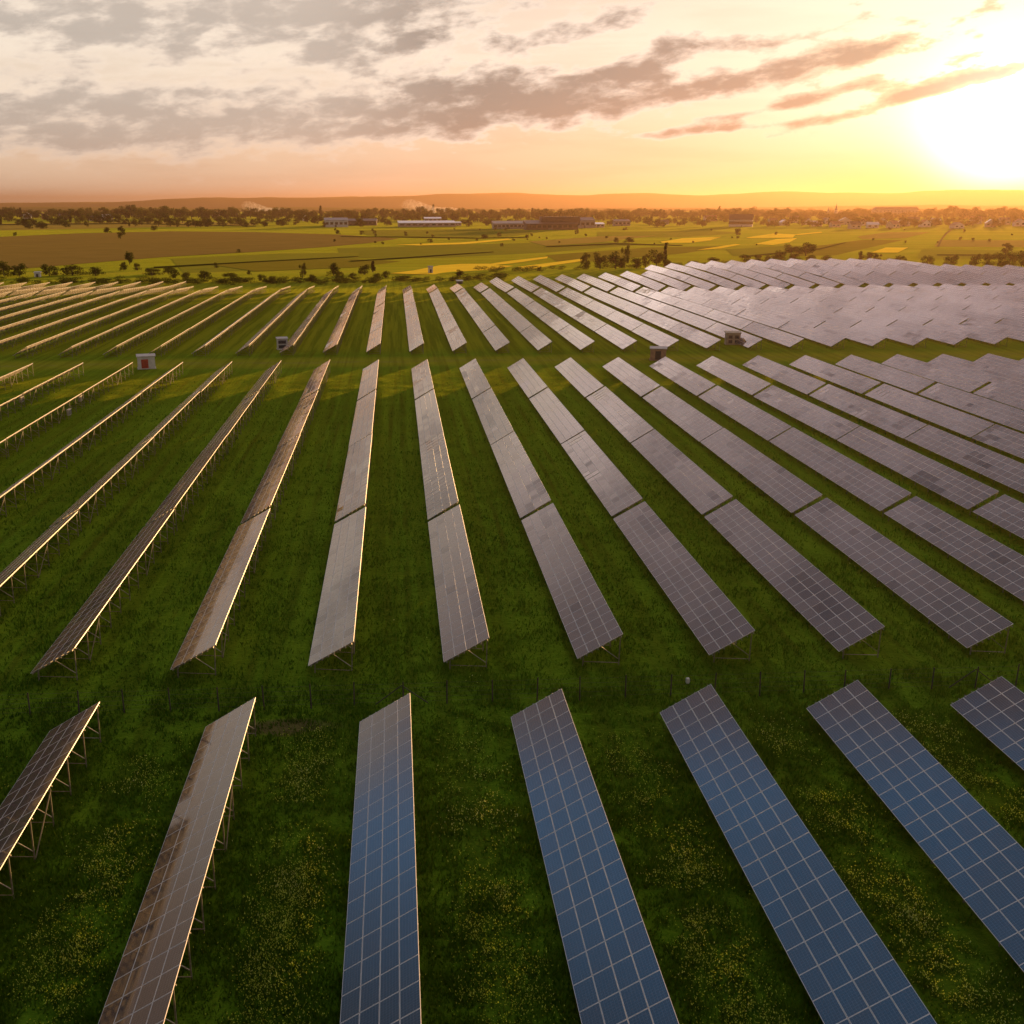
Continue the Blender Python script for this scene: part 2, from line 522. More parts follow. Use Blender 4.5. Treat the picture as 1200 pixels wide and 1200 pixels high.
for k, pts in enumerate([
    [(395, 291), (560, 286), (700, 283), (760, 286), (640, 296), (520, 302), (400, 303)],
    [(200, 303), (330, 297), (420, 296), (420, 307), (330, 316), (215, 320)],
    [(640, 299), (760, 290), (860, 288), (800, 297), (700, 306), (655, 308)],
    [(0, 262), (180, 259.5), (300, 261), (300, 264), (150, 267), (0, 270)],
    [(420, 270), (560, 268), (640, 271), (600, 277), (500, 279), (430, 276)],
    [(700, 272), (830, 270), (870, 273), (800, 278), (700, 279)],
    [(930, 292), (1010, 281), (1060, 281), (1010, 292), (980, 299), (935, 300)],
    [(1100, 281), (1260, 282), (1260, 290), (1095, 289)],
    [(850, 292), (920, 288), (960, 290), (930, 298), (860, 300)],
    [(1080, 292), (1260, 294), (1260, 304), (1075, 302)],
    [(240, 309), (400, 303), (470, 306), (420, 313), (300, 318)],
    [(620, 283), (700, 277), (770, 276), (700, 284), (640, 288)],
    [(1005, 277), (1040, 272), (1090, 272), (1060, 279), (1010, 280)]]):
    field(['wheat_field', 'pasture_field', 'clover_field', 'stubble_field'][k % 4 if k not in (7, 12) else 3], pts, M_GREENS[k % 4 if k not in (7, 12) else 3])
field('ploughed_field', [(-60, 283), (0, 277.5), (90, 273.5), (200, 271), (300, 272), (400, 275), (468, 279.5), (430, 285), (385, 289), (300, 295), (200, 300.5), (130, 306), (60, 312), (0, 317), (-80, 322)], M_PLOUGH)
for pts in [[(484, 317), (515, 311), (540, 309.3), (575, 309), (600, 305.3), (642, 300.6), (641, 302.6), (600, 308.5), (580, 310.6), (602, 311.5), (575, 316.5), (548, 321), (492, 321.5), (457, 320.2)],
            [(612, 315), (606, 312.8), (640, 308.5), (683, 303), (682, 305.8), (650, 310.6), (626, 314.8)],
            [(463, 286.6), (540, 284.2), (595, 279.6), (600, 280.8), (545, 286), (490, 287.6)],
            [(774, 283.2), (800, 279.2), (846, 277.3), (832, 281.6), (810, 284.4), (776, 284.6)],
            [(874, 278.2), (908, 273.6), (933, 274.6), (929, 278.4), (880, 279)],
            [(884, 286), (910, 280.2), (934, 279), (925, 284), (905, 287)],
            [(1020, 296), (1038, 290), (1064, 290), (1052, 296)],
            [(816, 293), (862, 285.8), (868, 286.6), (845, 291)],
            [(930, 274.6), (962, 271.6), (964, 272.4), (935, 275.4)]]:
    field('rapeseed_field', pts, M_RAPE)
for pts in [[(410, 305.4), (480, 301), (530, 297.6), (578, 294.8), (579, 295.4), (531, 298.6), (482, 302.2), (412, 306.6)],
            [(400, 276.8), (470, 277.2), (560, 278.4), (620, 277.4), (620, 278.3), (560, 279.4), (470, 278.2), (400, 277.6)],
            [(640, 288.4), (720, 285), (800, 287), (800, 287.8), (720, 286.2), (640, 289.6)],
            [(1098, 298), (1260, 298.6), (1260, 300), (1098, 299.2)], [(0, 262.6), (150, 261.4), (300, 264.6), (300, 265.4), (150, 262.4), (0, 263.6)],
            [(180, 312.5), (300, 306), (420, 300), (420, 300.6), (300, 307), (180, 314)], [(870, 300), (960, 291), (990, 284), (992, 284.3), (963, 292), (874, 301)]]:
    field('ditch', pts, M_DITCH)
M_ROAD = worn('pale_dirt', (0.13, 0.105, 0.045), 0.2, 0.05, 0.9, 0.0, 0.0)
field('country_road', [(1098, 289), (1102, 281), (1108, 273), (1116, 267.5), (1121, 265), (1122, 265), (1117.4, 268), (1109.8, 274), (1104, 281), (1100.5, 289)], M_ROAD)

# ------------------------------------------------------------------ hills on the horizon
M_HILL = field_mat('far_hills', (0.060, 0.055, 0.022), (0.100, 0.082, 0.030), 0.1, 0.0006, 0.0006)
def hill_range(name, depth, prof, width, seed):
    """prof: (photo x, height in metres above the plain)"""
    xs_ = np.linspace(-0.62, 0.80, 240)              # tangent of azimuth
    tz = np.tan(np.radians([azel(p[0], 240)[0] for p in prof])); hz = np.array([p[1] for p in prof], float)
    rows = []
    for k, (t, hgt) in enumerate(zip(np.linspace(0, 1, 14), np.sin(np.linspace(0, 1, 14) * math.pi) ** 1.2)):
        y = depth + (t - 0.35) * width
        X_ = xs_ * y
        h = np.interp(xs_, tz, hz) * hgt * 0.80
        h = h * (1 + 0.28 * (hash_noise(X_ + 90000, np.full_like(X_, y), 900, seed) - .5) + 0.12 * (hash_noise(X_ + 90000, np.full_like(X_, y), 300, seed + 1) - .5))
        rows.append(np.stack([X_, np.full_like(X_, y), PLAIN - 0.5 + h], -1))
    co = np.array(rows)
    ny, nx = co.shape[:2]
    idx = np.arange(nx * ny).reshape(ny, nx)
    q = np.stack([idx[:-1, :-1], idx[:-1, 1:], idx[1:, 1:], idx[1:, :-1]], -1).reshape(-1, 4)
    tag(link_obj(name, raw_mesh(name, co.reshape(-1, 3), q, [M_HILL])), kind='structure')
hill_range('hills', 15000, [(-300, 60), (0, 95), (120, 110), (200, 165), (320, 195), (440, 215), (520, 235), (600, 235), (660, 215), (760, 220), (860, 240), (960, 262), (1050, 270), (1150, 262), (1260, 285), (1500, 250)], 5000, 11)
hill_range('hills', 8000, [(-300, 30), (0, 38), (90, 42), (180, 36), (240, 24), (330, 36), (480, 24), (600, 14), (700, 20), (860, 16), (980, 30), (1100, 42), (1200, 34), (1500, 34)], 2200, 21)

# ------------------------------------------------------------------ panel materials
def panel_material():
    m = bpy.data.materials.new('solar_glass')
    m.use_nodes = True
    T = NT(m.node_tree)
    b = m.node_tree.nodes['Principled BSDF']
    at_ = T.n('ShaderNodeAttribute', attribute_name='tone')
    oi = T.n('ShaderNodeObjectInfo')
    r = T.m('FRACT', X(T, at_.outputs['Fac']) + X(T, oi.outputs['Random']))
    uv = T.n('ShaderNodeUVMap', uv_map='UVMap')
    u, v, _ = T.sep(X(T, uv.outputs[0]))
    # ten by six cells with white gaps and busbars
    cu = T.m('FRACT', u * 10.0); cv_ = T.m('FRACT', v * 6.0)
    eu = T.m('MINIMUM', cu, 1.0 - cu); ev = T.m('MINIMUM', cv_, 1.0 - cv_)
    gap = T.m('MAXIMUM', T.smooth(eu, 0.018, 0.04, 1.0, 0.0), T.smooth(ev, 0.018, 0.04, 1.0, 0.0))
    bb = T.m('ABSOLUTE', T.m('FRACT', v * 18.0) - 0.5)
    bus = T.smooth(bb, 0.04, 0.09, 1.0, 0.0)
    crystal = T.noise(X(T, uv.outputs[0]), 60.0, 3, 0.6)
    cell = T.mix(T.smooth(r, 0.0, 1.0), (0.008, 0.015, 0.029), (0.014, 0.014, 0.018))
    cell = T.mix(T.smooth(r, 0.86, 0.95), cell, (0.022, 0.012, 0.012))
    cell = T.mix(T.smooth(crystal, 0.3, 0.7) * 0.35, cell, (0.012, 0.027, 0.050))
    cell = T.mix(gap * 0.30, cell, (0.30, 0.31, 0.36))
    cell = T.mix(bus * 0.22, cell, (0.30, 0.31, 0.34))
    t = T.n('ShaderNodeTexCoord')
    dirt = T.noise(X(T, t.outputs['Object']), 0.7, 5, 0.65)
    cell = T.mix(T.smooth(dirt, 0.35, 0.8) * 0.05, cell, (0.20, 0.165, 0.12))
    T.link(cell.s, b.inputs['Base Color'])
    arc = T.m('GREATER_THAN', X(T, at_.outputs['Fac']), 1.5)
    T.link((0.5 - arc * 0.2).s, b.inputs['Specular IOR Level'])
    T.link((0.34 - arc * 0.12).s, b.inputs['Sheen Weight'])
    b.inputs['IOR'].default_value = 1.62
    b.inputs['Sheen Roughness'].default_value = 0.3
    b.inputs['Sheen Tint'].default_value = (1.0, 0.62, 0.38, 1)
    T.link((0.035 + T.smooth(dirt, 0.3, 0.8) * 0.05 + r * 0.02).s, b.inputs['Roughness'])
    return m
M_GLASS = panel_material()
M_ALU = worn('anodised_aluminium', (0.68, 0.65, 0.60), 0.1, 3.0, 0.45, 0.15)
M_BACK = worn('back_sheet', (0.86, 0.82, 0.76), 0.06, 1.0, 0.6)
M_STEEL = worn('galvanised_steel', (0.19, 0.18, 0.12), 0.25, 4.0, 0.6, 0.15)

TILT = R(30.729)
MOD_L, MOD_W = 1.645, 1.015        # pitch along the row and up the slope
NCOL, NUP = 23, 4
CT, ST = math.cos(TILT), math.sin(TILT)
LOW_Z = 0.70
SLOPE = MOD_W * NUP
TAB_W = SLOPE * CT
def on_table(s, y, off=0.0):
    """a point s metres up the slope, y along the table, off metres above the glass"""
    return Vector((s * CT - off * ST, y, LOW_Z + s * ST + off * CT))

def add_module(mb, c, j, tilt_a=0.0, tilt_b=0.0, tone=0.5, local=False):
    """one framed module; tilts are small mounting errors"""
    hl, hw, th, rim = (MOD_L - 0.020) / 2, (MOD_W - 0.018) / 2, 0.035, 0.021
    def pt(a, b_, o):
        o += a * tilt_a + b_ * tilt_b
        if local:
            return Vector((b_, a, o))
        return on_table((j + 0.5) * MOD_W + b_, (c + 0.5) * MOD_L + a, o)
    O = [pt(-hl, -hw, 0), pt(-hl, hw, 0), pt(hl, hw, 0), pt(hl, -hw, 0)]
    I = [pt(-hl + rim, -hw + rim, -.003), pt(-hl + rim, hw - rim, -.003), pt(hl - rim, hw - rim, -.003), pt(hl - rim, -hw + rim, -.003)]
    B = [pt(-hl, -hw, -th), pt(-hl, hw, -th), pt(hl, hw, -th), pt(hl, -hw, -th)]
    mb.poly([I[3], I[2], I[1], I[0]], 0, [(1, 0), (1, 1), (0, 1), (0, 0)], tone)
    for k in range(4):
        n = (k + 1) % 4
        mb.poly([O[n], O[k], I[k], I[n]][::-1], 1, None, tone)
        mb.poly([O[k], O[n], B[n], B[k]][::-1], 1, None, tone)
    mb.poly(B, 2, None, tone)

def array_mesh(seed, ncol=NCOL):
    r = random.Random(seed)
    mb = MB()
    half = [(r.gauss(0, .0035), r.gauss(0, .007)), (r.gauss(0, .0035), r.gauss(0, .007))]
    patch = [(r.randrange(ncol), r.randrange(NUP), r.randrange(2, 7), r.randrange(1, 4), r.gauss(0, .016), r.gauss(0, .030)) for _ in range(r.randrange(0, 4))]
    run = 0
    for c in range(ncol):
        ha, hb = half[0 if c < ncol // 2 else 1]
        ca = r.gauss(0, .0012)
        for j in range(NUP):
            odd = r.random() < 0.05
            pa = pb = ar = 0
            for (c0, j0, cw, jw, va, vb) in patch:
                if c0 <= c < c0 + cw and j0 <= j < j0 + jw and r.random() < .85: pa, pb, ar = va, vb, 2 if va > -.006 else 0
            add_module(mb, c, j, ha + ca + pa + r.gauss(0, .0026 if not odd else .009), hb + pb + r.gauss(0, .0038 if not odd else .018), r.random() + (ar or (2 if odd and r.random() < .5 else 0)))
    return mb.mesh('module_array', [M_GLASS, M_ALU, M_BACK])

SUPY = [0.28 + k * (NCOL * MOD_L - 0.56) / 11 for k in range(12)]
def purlin_mesh(s, ncol=NCOL):
    mb = MB()
    L = ncol * MOD_L
    mb.bar(on_table(s, -0.22, -0.085), on_table(s, L + 0.22, -0.085), 0.06, 0.08, 0, (-ST, 0, CT))
    return mb.mesh('purlin', [M_STEEL])
PUR_S = [0.24, 0.78, 1.26, 1.79, 2.28, 2.80, 3.30, 3.83]
def add_post(mb, y):
    mb.bar((3.36, y, -0.25), (3.36, y, on_table(3.36 / CT, y, -0.20).z), 0.075, 0.06)
def add_front_post(mb, y):
    mb.bar((0.52, y, -0.25), (0.52, y, on_table(0.52 / CT, y, -0.20).z), 0.09, 0.07)
def add_rafter(mb, y):
    mb.bar(on_table(0.15, y, -0.165), on_table(3.98, y, -0.165), 0.07, 0.08, 0, (-ST, 0, CT))
def add_brace(mb, y):
    mb.bar((3.29, y + .05, 0.52), on_table(2.05, y + .05, -0.20), 0.055, 0.05)
def add_strut(mb, y, ext=0.0):
    mb.bar((0.45, y - .06, 0.36), (3.40 + ext, y - .06, 0.24), 0.04, 0.04)
def one(fn, *a):
    mb = MB(); fn(mb, *a); return mb
ME_POST = one(add_post, 0).mesh('post', [M_STEEL])
ME_FRONT = one(add_front_post, 0).mesh('front_post', [M_STEEL])
ME_RAFTER = one(add_rafter, 0).mesh('rafter', [M_STEEL])
ME_BRACE = one(add_brace, 0).mesh('brace', [M_STEEL])
ME_STRUT = one(add_strut, 0).mesh('strut', [M_STEEL])
ME_STRUT2 = one(add_strut, 0, 0.3).mesh('strut', [M_STEEL])
ME_PURLIN = [purlin_mesh(s) for s in PUR_S]
_dg = MB(); _dg.bar((3.42, 0, 0.1), (3.42, SUPY[1] - SUPY[0], 2.35), 0.06, 0.05)
ME_DIAG = _dg.mesh('diagonal_brace', [M_STEEL])
def rack_mesh(ncol=NCOL):
    mb = MB()
    L = ncol * MOD_L
    n = max(3, round(L / 3.38)) + 1
    for k in range(n):
        y = 0.28 + k * (L - 0.56) / (n - 1)
        add_post(mb, y); add_rafter(mb, y); add_brace(mb, y); add_strut(mb, y); add_front_post(mb, y)
    mb.bar((3.43, 0.2, 2.38), (3.43, L - 0.2, 2.38), 0.05, 0.05)
    for k in (1, n // 2):
        y = 0.28 + k * (L - 0.56) / (n - 1)
        mb.bar((3.42, y, 0.1), (3.42, y + (L - 0.56) / (n - 1), 2.35), 0.06, 0.05)
    return mb.mesh('rack', [M_STEEL])
def purlins_mesh(ncol=NCOL):
    mb = MB()
    for s in PUR_S:
        L = ncol * MOD_L
        mb.bar(on_table(s, -0.22, -0.085), on_table(s, L + 0.22, -0.085), 0.06, 0.08, 0, (-ST, 0, CT))
    return mb.mesh('purlin_set', [M_STEEL])
ME_RACK, ME_PURS = rack_mesh(), purlins_mesh()
SHORT = 13
ME_RACK_S, ME_PURS_S = rack_mesh(SHORT), purlins_mesh(SHORT)
ARRAYS = [array_mesh(100 + k) for k in range(14)]
ARRAYS_S = [array_mesh(200 + k, SHORT) for k in range(4)]
_mm = MB(); add_module(_mm, 0, 0, local=True, tone=0.0)
ME_MODULE = _mm.mesh('solar_module', [M_GLASS, M_ALU, M_BACK])
_mm = MB(); add_module(_mm, 0, 0, local=True, tone=2.0)
ME_MODULE_MATT = _mm.mesh('solar_module', [M_GLASS, M_ALU, M_BACK])

# ------------------------------------------------------------------ where the tables stand
PITCH_X = 10.438
XA, XB = -20.385, -24.646
L_FULL, L_SHORT = NCOL * MOD_L, SHORT * MOD_L
spots = []      # block, row, position in row, x of low edge, y start, short?
for i in range(-1, 7):
    spots.append(['A', i, 0, XA + i * PITCH_X - TAB_W, 66.07 - L_FULL, False])
for i in range(-22, 40):
    x = XB + i * PITCH_X - TAB_W
    for k, y in enumerate((75.5, 114.3, 152.55, 191.6)):
        spots.append(['B', i, k, x, y, False])
    for k, y in enumerate((257.6, 296.2, 334.5, 372.9)):
        spots.append(['C', i, k, x, y, False])
    spots.append(['C', i, 4, x, 411.3, True])
    xh = x + TAB_W
    spots.append(['D', i, 0, x, 438.0, False])
    if xh < -92 or xh > 38:
        spots.append(['D', i, 1, x, 476.5, False])
    if 125 < xh < 262:
        spots.append(['D', i, 2, x, 514.9, False])
def visible(s):
    L = L_SHORT if s[5] else L_FULL
    n = 0
    for t in np.linspace(0.03, 0.97, 8):
        for u in (0.1, 0.5, 0.9):
            y = s[4] + L * t; x = s[3] + TAB_W * u
            p = project((x, y, gz(x, y) + LOW_Z + u * 2.07))
            if p and -2 < p[0] < 1202 and -2 < p[1] < 1202: n += 1
    return n
spots = [s + [visible(s)] for s in spots]
spots = [s for s in spots if s[6] > 0 or (s[0] == 'A' and s[1] < 0)]  # unseen front row past the left edge, added for reflections in the glass
order = {'A': 0, 'B': 1, 'C': 2, 'D': 3}
def dist(s): return math.hypot(s[3], s[4] + 15)
spots.sort(key=lambda s: (order[s[0]], s[1], s[2]))
ranked = sorted(spots, key=dist)
LIMIT = 296
single = set(id(s) for s in ranked[:LIMIT])
ORD = ['first', 'second', 'third', 'fourth', 'fifth', 'sixth', 'seventh', 'eighth', 'ninth', 'tenth', 'eleventh', 'twelfth', 'thirteenth', 'fourteenth', 'fifteenth', 'sixteenth', 'seventeenth', 'eighteenth', 'nineteenth']
TENS = {20: 'twent', 30: 'thirt', 40: 'fort', 50: 'fift', 60: 'sixt'}
def ordinal(n):
    if n < 20: return ORD[n - 1]
    t, u = n // 10 * 10, n % 10
    return TENS[t] + 'ieth' if u == 0 else TENS[t] + 'y-' + ORD[u - 1]
rows_of = {}
for s in spots: rows_of.setdefault(s[0], set()).add(s[1])
rank_of = {b: {r: k + 1 for k, r in enumerate(sorted(v))} for b, v in rows_of.items()}
A_LABELS = ['brown-glinting solar table cut off by the left edge, this side of the wire fence',
            'solar table half bronze, half dark, between the cut-off brown one and the first blue one',
            'leftmost all-blue solar table this side of the wire fence, seen almost straight along its length',
            'second all-blue solar table from the left, this side of the wire fence',
            'third all-blue solar table from the left, this side of the wire fence',
            'blue solar table with a paler mauve far end, this side of the wire fence',
            'blue solar table cut to a corner by the right edge, this side of the fence']
def look(s):
    i, b = s[1], s[0]
    lim = {'B': (-1, 2, 8), 'C': (-1, 0, 12), 'D': (-2, 0, 13)}[b]
    if i <= lim[0]: return 'golden-edged'
    if i <= lim[1]: return 'bronze'
    if i <= lim[2]: return 'pale glinting'
    return 'mauve-grey'
def label_of(s):
    b, i, k = s[:3]
    r = ordinal(rank_of[b][i])
    if b == 'A' and i < 0: return 'unseen solar table added just past the left edge, this side of the wire fence'
    if b == 'A': return A_LABELS[i]
    c = look(s)
    if b == 'B':
        pos = ['nearest the fence', 'second from the fence', 'third from the fence', 'touching the grass track'][k]
        return f'{c} table {pos}, {r} row from left in the middle block'
    if b == 'C':
        pos = ['nearest the grass track', 'second past the track', 'third past the track', 'fourth past the track', 'short, last of its row'][k]
        return f'{c} table {pos}, {r} row from left in the block behind'
    pos = ['first', 'second', 'third'][k]
    return f'{c} table in the farthest block, {pos} up its row, {r} row from left'
GROUPS = {'A': 'solar tables in front of the wire fence', 'B': 'solar tables of the middle block', 'C': 'solar tables beyond the grass track', 'D': 'solar tables of the farthest block'}

def table_pose(s):
    L = L_SHORT if s[5] else L_FULL
    xm = s[3] + TAB_W / 2
    z0, z1 = float(gz(xm, s[4])), float(gz(xm, s[4] + L))
    return (s[3], s[4], z0), math.atan2(z1 - z0, L)

mass_v, mass_f, mass_m, mass_uv, mass_t = [], [], [], [], []
trnd = random.Random(5)
for s in spots:
    b, i, k, x, y, short, nv = s
    loc, rx = table_pose(s)
    if id(s) not in single:
        mass_v.append((s, loc, rx)); continue
    t = empty('solar_table', loc, 0, rx)
    t.rotation_euler = (rx + trnd.gauss(0, 0.0008), trnd.gauss(0, 0.007) + (0.020 if b == 'B' and k == 0 else -0.004 if b == 'B' else 0.0), trnd.gauss(0, 0.0010))
    tag(t, label_of(s), 'solar table', GROUPS[b])
    full = b == 'A' or (b == 'B' and (k == 0 or i <= 1))
    mods = b == 'A' or (b == 'B' and k == 0 and -1 <= i <= 8)
    if mods:
        half = [(trnd.gauss(0, .003), trnd.gauss(0, .005)), (trnd.gauss(0, .003), trnd.gauss(0, .005))]
        pc, pj, pv = trnd.randrange(NCOL), trnd.randrange(NUP), trnd.gauss(0, .016)
        for c in range(NCOL):
            ha, hb = half[0 if c < NCOL // 2 else 1]
            for j in range(NUP):
                odd = trnd.random() < 0.06
                inp = b == 'B' and pc <= c < pc + 6 and pj <= j < pj + 2 and trnd.random() < .8
                link_obj('solar_module', ME_MODULE_MATT if inp or trnd.random() < (.06 if b == 'B' else -1) else ME_MODULE, t, on_table((j + .5) * MOD_W, (c + .5) * MOD_L),
                         (ha + trnd.gauss(0, .0010 if not odd else .004), -TILT + hb + (pv if b == 'B' and pc <= c < pc + 6 and pj <= j < pj + 2 else 0) + trnd.gauss(0, .0015 if not odd else .006), 0))
    else:
        link_obj('module_array', trnd.choice(ARRAYS_S if short else ARRAYS), t)
    if full:
        for me in ME_PURLIN: link_obj('purlin', me, t)
        for n, sy in enumerate(SUPY):
            link_obj('post', ME_POST, t, (0, sy, 0))
            link_obj('front_post', ME_FRONT, t, (0, sy, 0))
            ra = link_obj('rafter', ME_RAFTER, t, (0, sy, 0))
            link_obj('brace', ME_BRACE, t, (0, sy, 0))
            link_obj('strut', ME_STRUT, t, (0, sy, 0))
        for n in (1, 7): link_obj('diagonal_brace', ME_DIAG, t, (0, SUPY[n], 0))
    else:
        link_obj('purlin_set', ME_PURS_S if short else ME_PURS, t)
        link_obj('rack', ME_RACK_S if short else ME_RACK, t)
# the farthest tables, past the first three hundred: one object
if mass_v:
    AV, AF, AM, AU, AT = [], [], [], [], []
    off = 0
    for s, loc, rx in mass_v:
        src = trnd.choice(ARRAYS_S if s[5] else ARRAYS)
        Mx = np.array(Matrix.Translation(loc) @ Matrix.Rotation(rx, 4, 'X') @ Matrix.Rotation(trnd.gauss(0, .0022), 4, 'Y'))
        for me in (src, ME_RACK_S if s[5] else ME_RACK, ME_PURS_S if s[5] else ME_PURS):
            n = len(me.vertices)
            co = np.empty(n * 3, np.float32); me.vertices.foreach_get('co', co)
            co = co.reshape(-1, 3) @ Mx[:3, :3].T + Mx[:3, 3]
            lv = np.empty(len(me.loops), np.int32); me.loops.foreach_get('vertex_index', lv)
            mi = np.empty(len(me.polygons), np.int32); me.polygons.foreach_get('material_index', mi)
            uv = np.empty(len(me.loops) * 2, np.float32); me.uv_layers[0].data.foreach_get('uv', uv)
            tn = np.empty(len(me.polygons), np.float32); me.attributes['tone'].data.foreach_get('value', tn)
            AV.append(co); AF.append(lv.reshape(-1, 4) + off); AM.append(mi if me is src else mi + 3); AU.append(uv); AT.append(tn)
            off += n
    me = raw_mesh('solar_tables', np.concatenate(AV), np.concatenate(AF), [M_GLASS, M_ALU, M_BACK, M_STEEL], False, np.concatenate(AT))
    me.polygons.foreach_set('material_index', np.concatenate(AM))
    uvl = me.uv_layers.new(name='UVMap'); uvl.data.foreach_set('uv', np.concatenate(AU))
    tag(link_obj('distant_solar_tables', me), 'mass of the farthest solar tables along the crest of the field', 'solar tables', kind='stuff')
print('TABLES', len(spots), 'mass', len(mass_v))

# ------------------------------------------------------------------ cabinets hung on the racks
M_CAB = worn('grey_cabinet_paint', (0.42, 0.41, 0.38), 0.1, 3.0, 0.5)
M_CABD = worn('cabinet_seal', (0.12, 0.12, 0.11), 0.1, 3.0, 0.6)
def cabinet(px, py, z, lab):
    p = at(px, py, z)
    t = empty('inverter_cabinet', p)
    tag(t, lab, 'inverter cabinet', 'inverter cabinets on the racks')
    mb = MB(); mb.box((-.18, -.75, -.45), (.18, .75, .45)); mb.box((-.22, -.8, .452), (.22, .8, .51))
    link_obj('body', mb.mesh('body', [M_CAB]), t)
    mb = MB(); mb.box((.182, -.66, -.38), (.20, -.03, .38)); mb.box((.182, .03, -.38), (.20, .66, .38))
    link_obj('door', mb.mesh('door', [M_CABD]), t)
    mb = MB(); mb.bar((0, -.55, -.45), (0, -.55, -1.15), .06); mb.bar((0, .55, -.45), (0, .55, -1.15), .06)
    link_obj('stand', mb.mesh('stand', [M_STEEL]), t)
cabinet(25, 468, 1.1, 'pale cabinet under the second golden row from the left in the middle block')
cabinet(94, 467, 1.1, 'pale cabinet under the third golden row, below the hut with the red door')
cabinet(81, 483, 1.1, 'smaller looking cabinet below the third golden row, left of its neighbour')

# ------------------------------------------------------------------ service huts
M_WHITE = worn('white_render', (0.62, 0.60, 0.55), 0.12, 1.2, 0.8)
M_RED = worn('red_door_paint', (0.42, 0.06, 0.025), 0.2, 2.0, 0.5)
M_ROOFC = worn('roof_concrete', (0.45, 0.42, 0.38), 0.15, 1.2, 0.85)
M_BRICK = worn('red_render', (0.27, 0.15, 0.10), 0.2, 1.5, 0.85)
M_TAN = worn('tan_render', (0.36, 0.23, 0.15), 0.2, 1.5, 0.85)
M_BEIGE = worn('beige_render', (0.40, 0.33, 0.23), 0.15, 1.5, 0.85)
M_DARK = worn('dark_louvre', (0.045, 0.045, 0.045), 0.2, 4, 0.6)
M_SLATE = worn('dark_metal', (0.10, 0.10, 0.10), 0.2, 2.0, 0.5)
def hut(px, py, rz, w, d, h, wall, roofm, doorm, lab, doors, louvres):
    p = at(px, py, 0)
    p.z = float(gz(p.x, p.y))
    t = empty('transformer_hut', p, rz)
    tag(t, lab, 'transformer hut', 'service huts by the grass track')
    mb = MB(); mb.box((-w / 2, -d / 2, -.2), (w / 2, d / 2, h)); mb.box((-w / 2 - .12, -d / 2 - .12, -.22), (w / 2 + .12, d / 2 + .12, .18))
    link_obj('wall', mb.mesh('wall', [wall]), t)
    mb = MB()
    mb.hexa([(-w / 2 - .2, -d / 2 - .2, h + .003), (w / 2 + .2, -d / 2 - .2, h + .003), (w / 2 + .2, d / 2 + .2, h + .003), (-w / 2 - .2, d / 2 + .2, h + .003),
             (-w / 2 - .2, -d / 2 - .2, h + .16), (w / 2 + .2, -d / 2 - .2, h + .16), (w / 2 + .2, d / 2 + .2, h + .34), (-w / 2 - .2, d / 2 + .2, h + .34)])
    link_obj('roof', mb.mesh('roof', [roofm]), t)
    for (cx_, dw) in doors:
        mb = MB(); mb.box((cx_ - dw / 2, -d / 2 - .05, .2), (cx_ + dw / 2, -d / 2 + .01, 2.15))
        o = link_obj('door', mb.mesh('door', [doorm]), t)
        mb = MB(); mb.box((cx_ + dw / 2 - .2, -d / 2 - .1, 1.05), (cx_ + dw / 2 - .1, -d / 2 - .052, 1.25))
        link_obj('handle', mb.mesh('handle', [M_STEEL]), o)
    for (cx_, lw, z0, z1) in louvres:
        mb = MB()
        n = 7
        for k in range(n):
            a = z0 + (z1 - z0) * k / n; c = z0 + (z1 - z0) * (k + .82) / n
            mb.hexa([(cx_ - lw / 2, -d / 2 - .09, a), (cx_ + lw / 2, -d / 2 - .09, a), (cx_ + lw / 2, -d / 2 + .01, a + .05), (cx_ - lw / 2, -d / 2 + .01, a + .05),
                     (cx_ - lw / 2, -d / 2 - .03, c), (cx_ + lw / 2, -d / 2 - .03, c), (cx_ + lw / 2, -d / 2 + .01, c), (cx_ - lw / 2, -d / 2 + .01, c)])
        link_obj('louvre', mb.mesh('louvre', [M_DARK]), t)
hut(172, 431.5, R(14), 3.7, 2.7, 2.7, M_WHITE, M_ROOFC, M_RED, 'white transformer hut with a red door beside the grass track', [(-.35, 1.5)], [])
hut(331, 409, R(12), 2.5, 2.2, 2.6, M_WHITE, M_ROOFC, M_DARK, 'small white hut with two dark louvres at the foot of a bronze row', [], [(-.1, 1.9, .35, 1.15), (-.1, 1.9, 1.5, 2.3)])
hut(771, 421.5, R(-14), 3.6, 2.7, 2.6, M_TAN, M_ROOFC, M_DARK, 'tan-brown hut with a pale flat roof, half hidden behind a glinting table', [(0, 1.3)], [])
hut(858, 404, R(-10), 3.6, 2.8, 2.9, M_BEIGE, M_BEIGE, M_DARK, 'beige hut with dark openings standing among the rows beyond the track', [], [(.9, .95, .4, 1.2), (.9, .95, 1.6, 2.4), (-.7, .95, 1.6, 2.4), (-.7, .95, .4, 1.2)])

def small_shed(px, py, w, h, lab, wall, roofm):
    p = at(px, py, PLAIN)
    t = empty('small_shed', p, R(6)); tag(t, lab, 'shed')
    mb = MB(); mb.box((-w / 2, -w / 2, -.3), (w / 2, w / 2, h)); link_obj('wall', mb.mesh('wall', [wall]), t)
    mb = MB(); mb.hexa([(-w * .6, -w * .6, h + .004), (w * .6, -w * .6, h + .004), (w * .6, w * .6, h + .004), (-w * .6, w * .6, h + .004),
                        (-w * .6, -w * .6, h + .25), (w * .6, -w * .6, h + .25), (w * .6, w * .6, h + .5), (-w * .6, w * .6, h + .5)]); link_obj('roof', mb.mesh('roof', [roofm]), t)
    mb = MB(); mb.box((-w * .2, -w / 2 - .05, 0), (w * .2, -w / 2 + .01, min(2.1, h * .7))); link_obj('door', mb.mesh('door', [M_DARK]), t)
small_shed(44.5, 324.5, 3.0, 2.3, 'white shed among the dark bushes beyond the left of the plant', M_WHITE, M_WHITE)
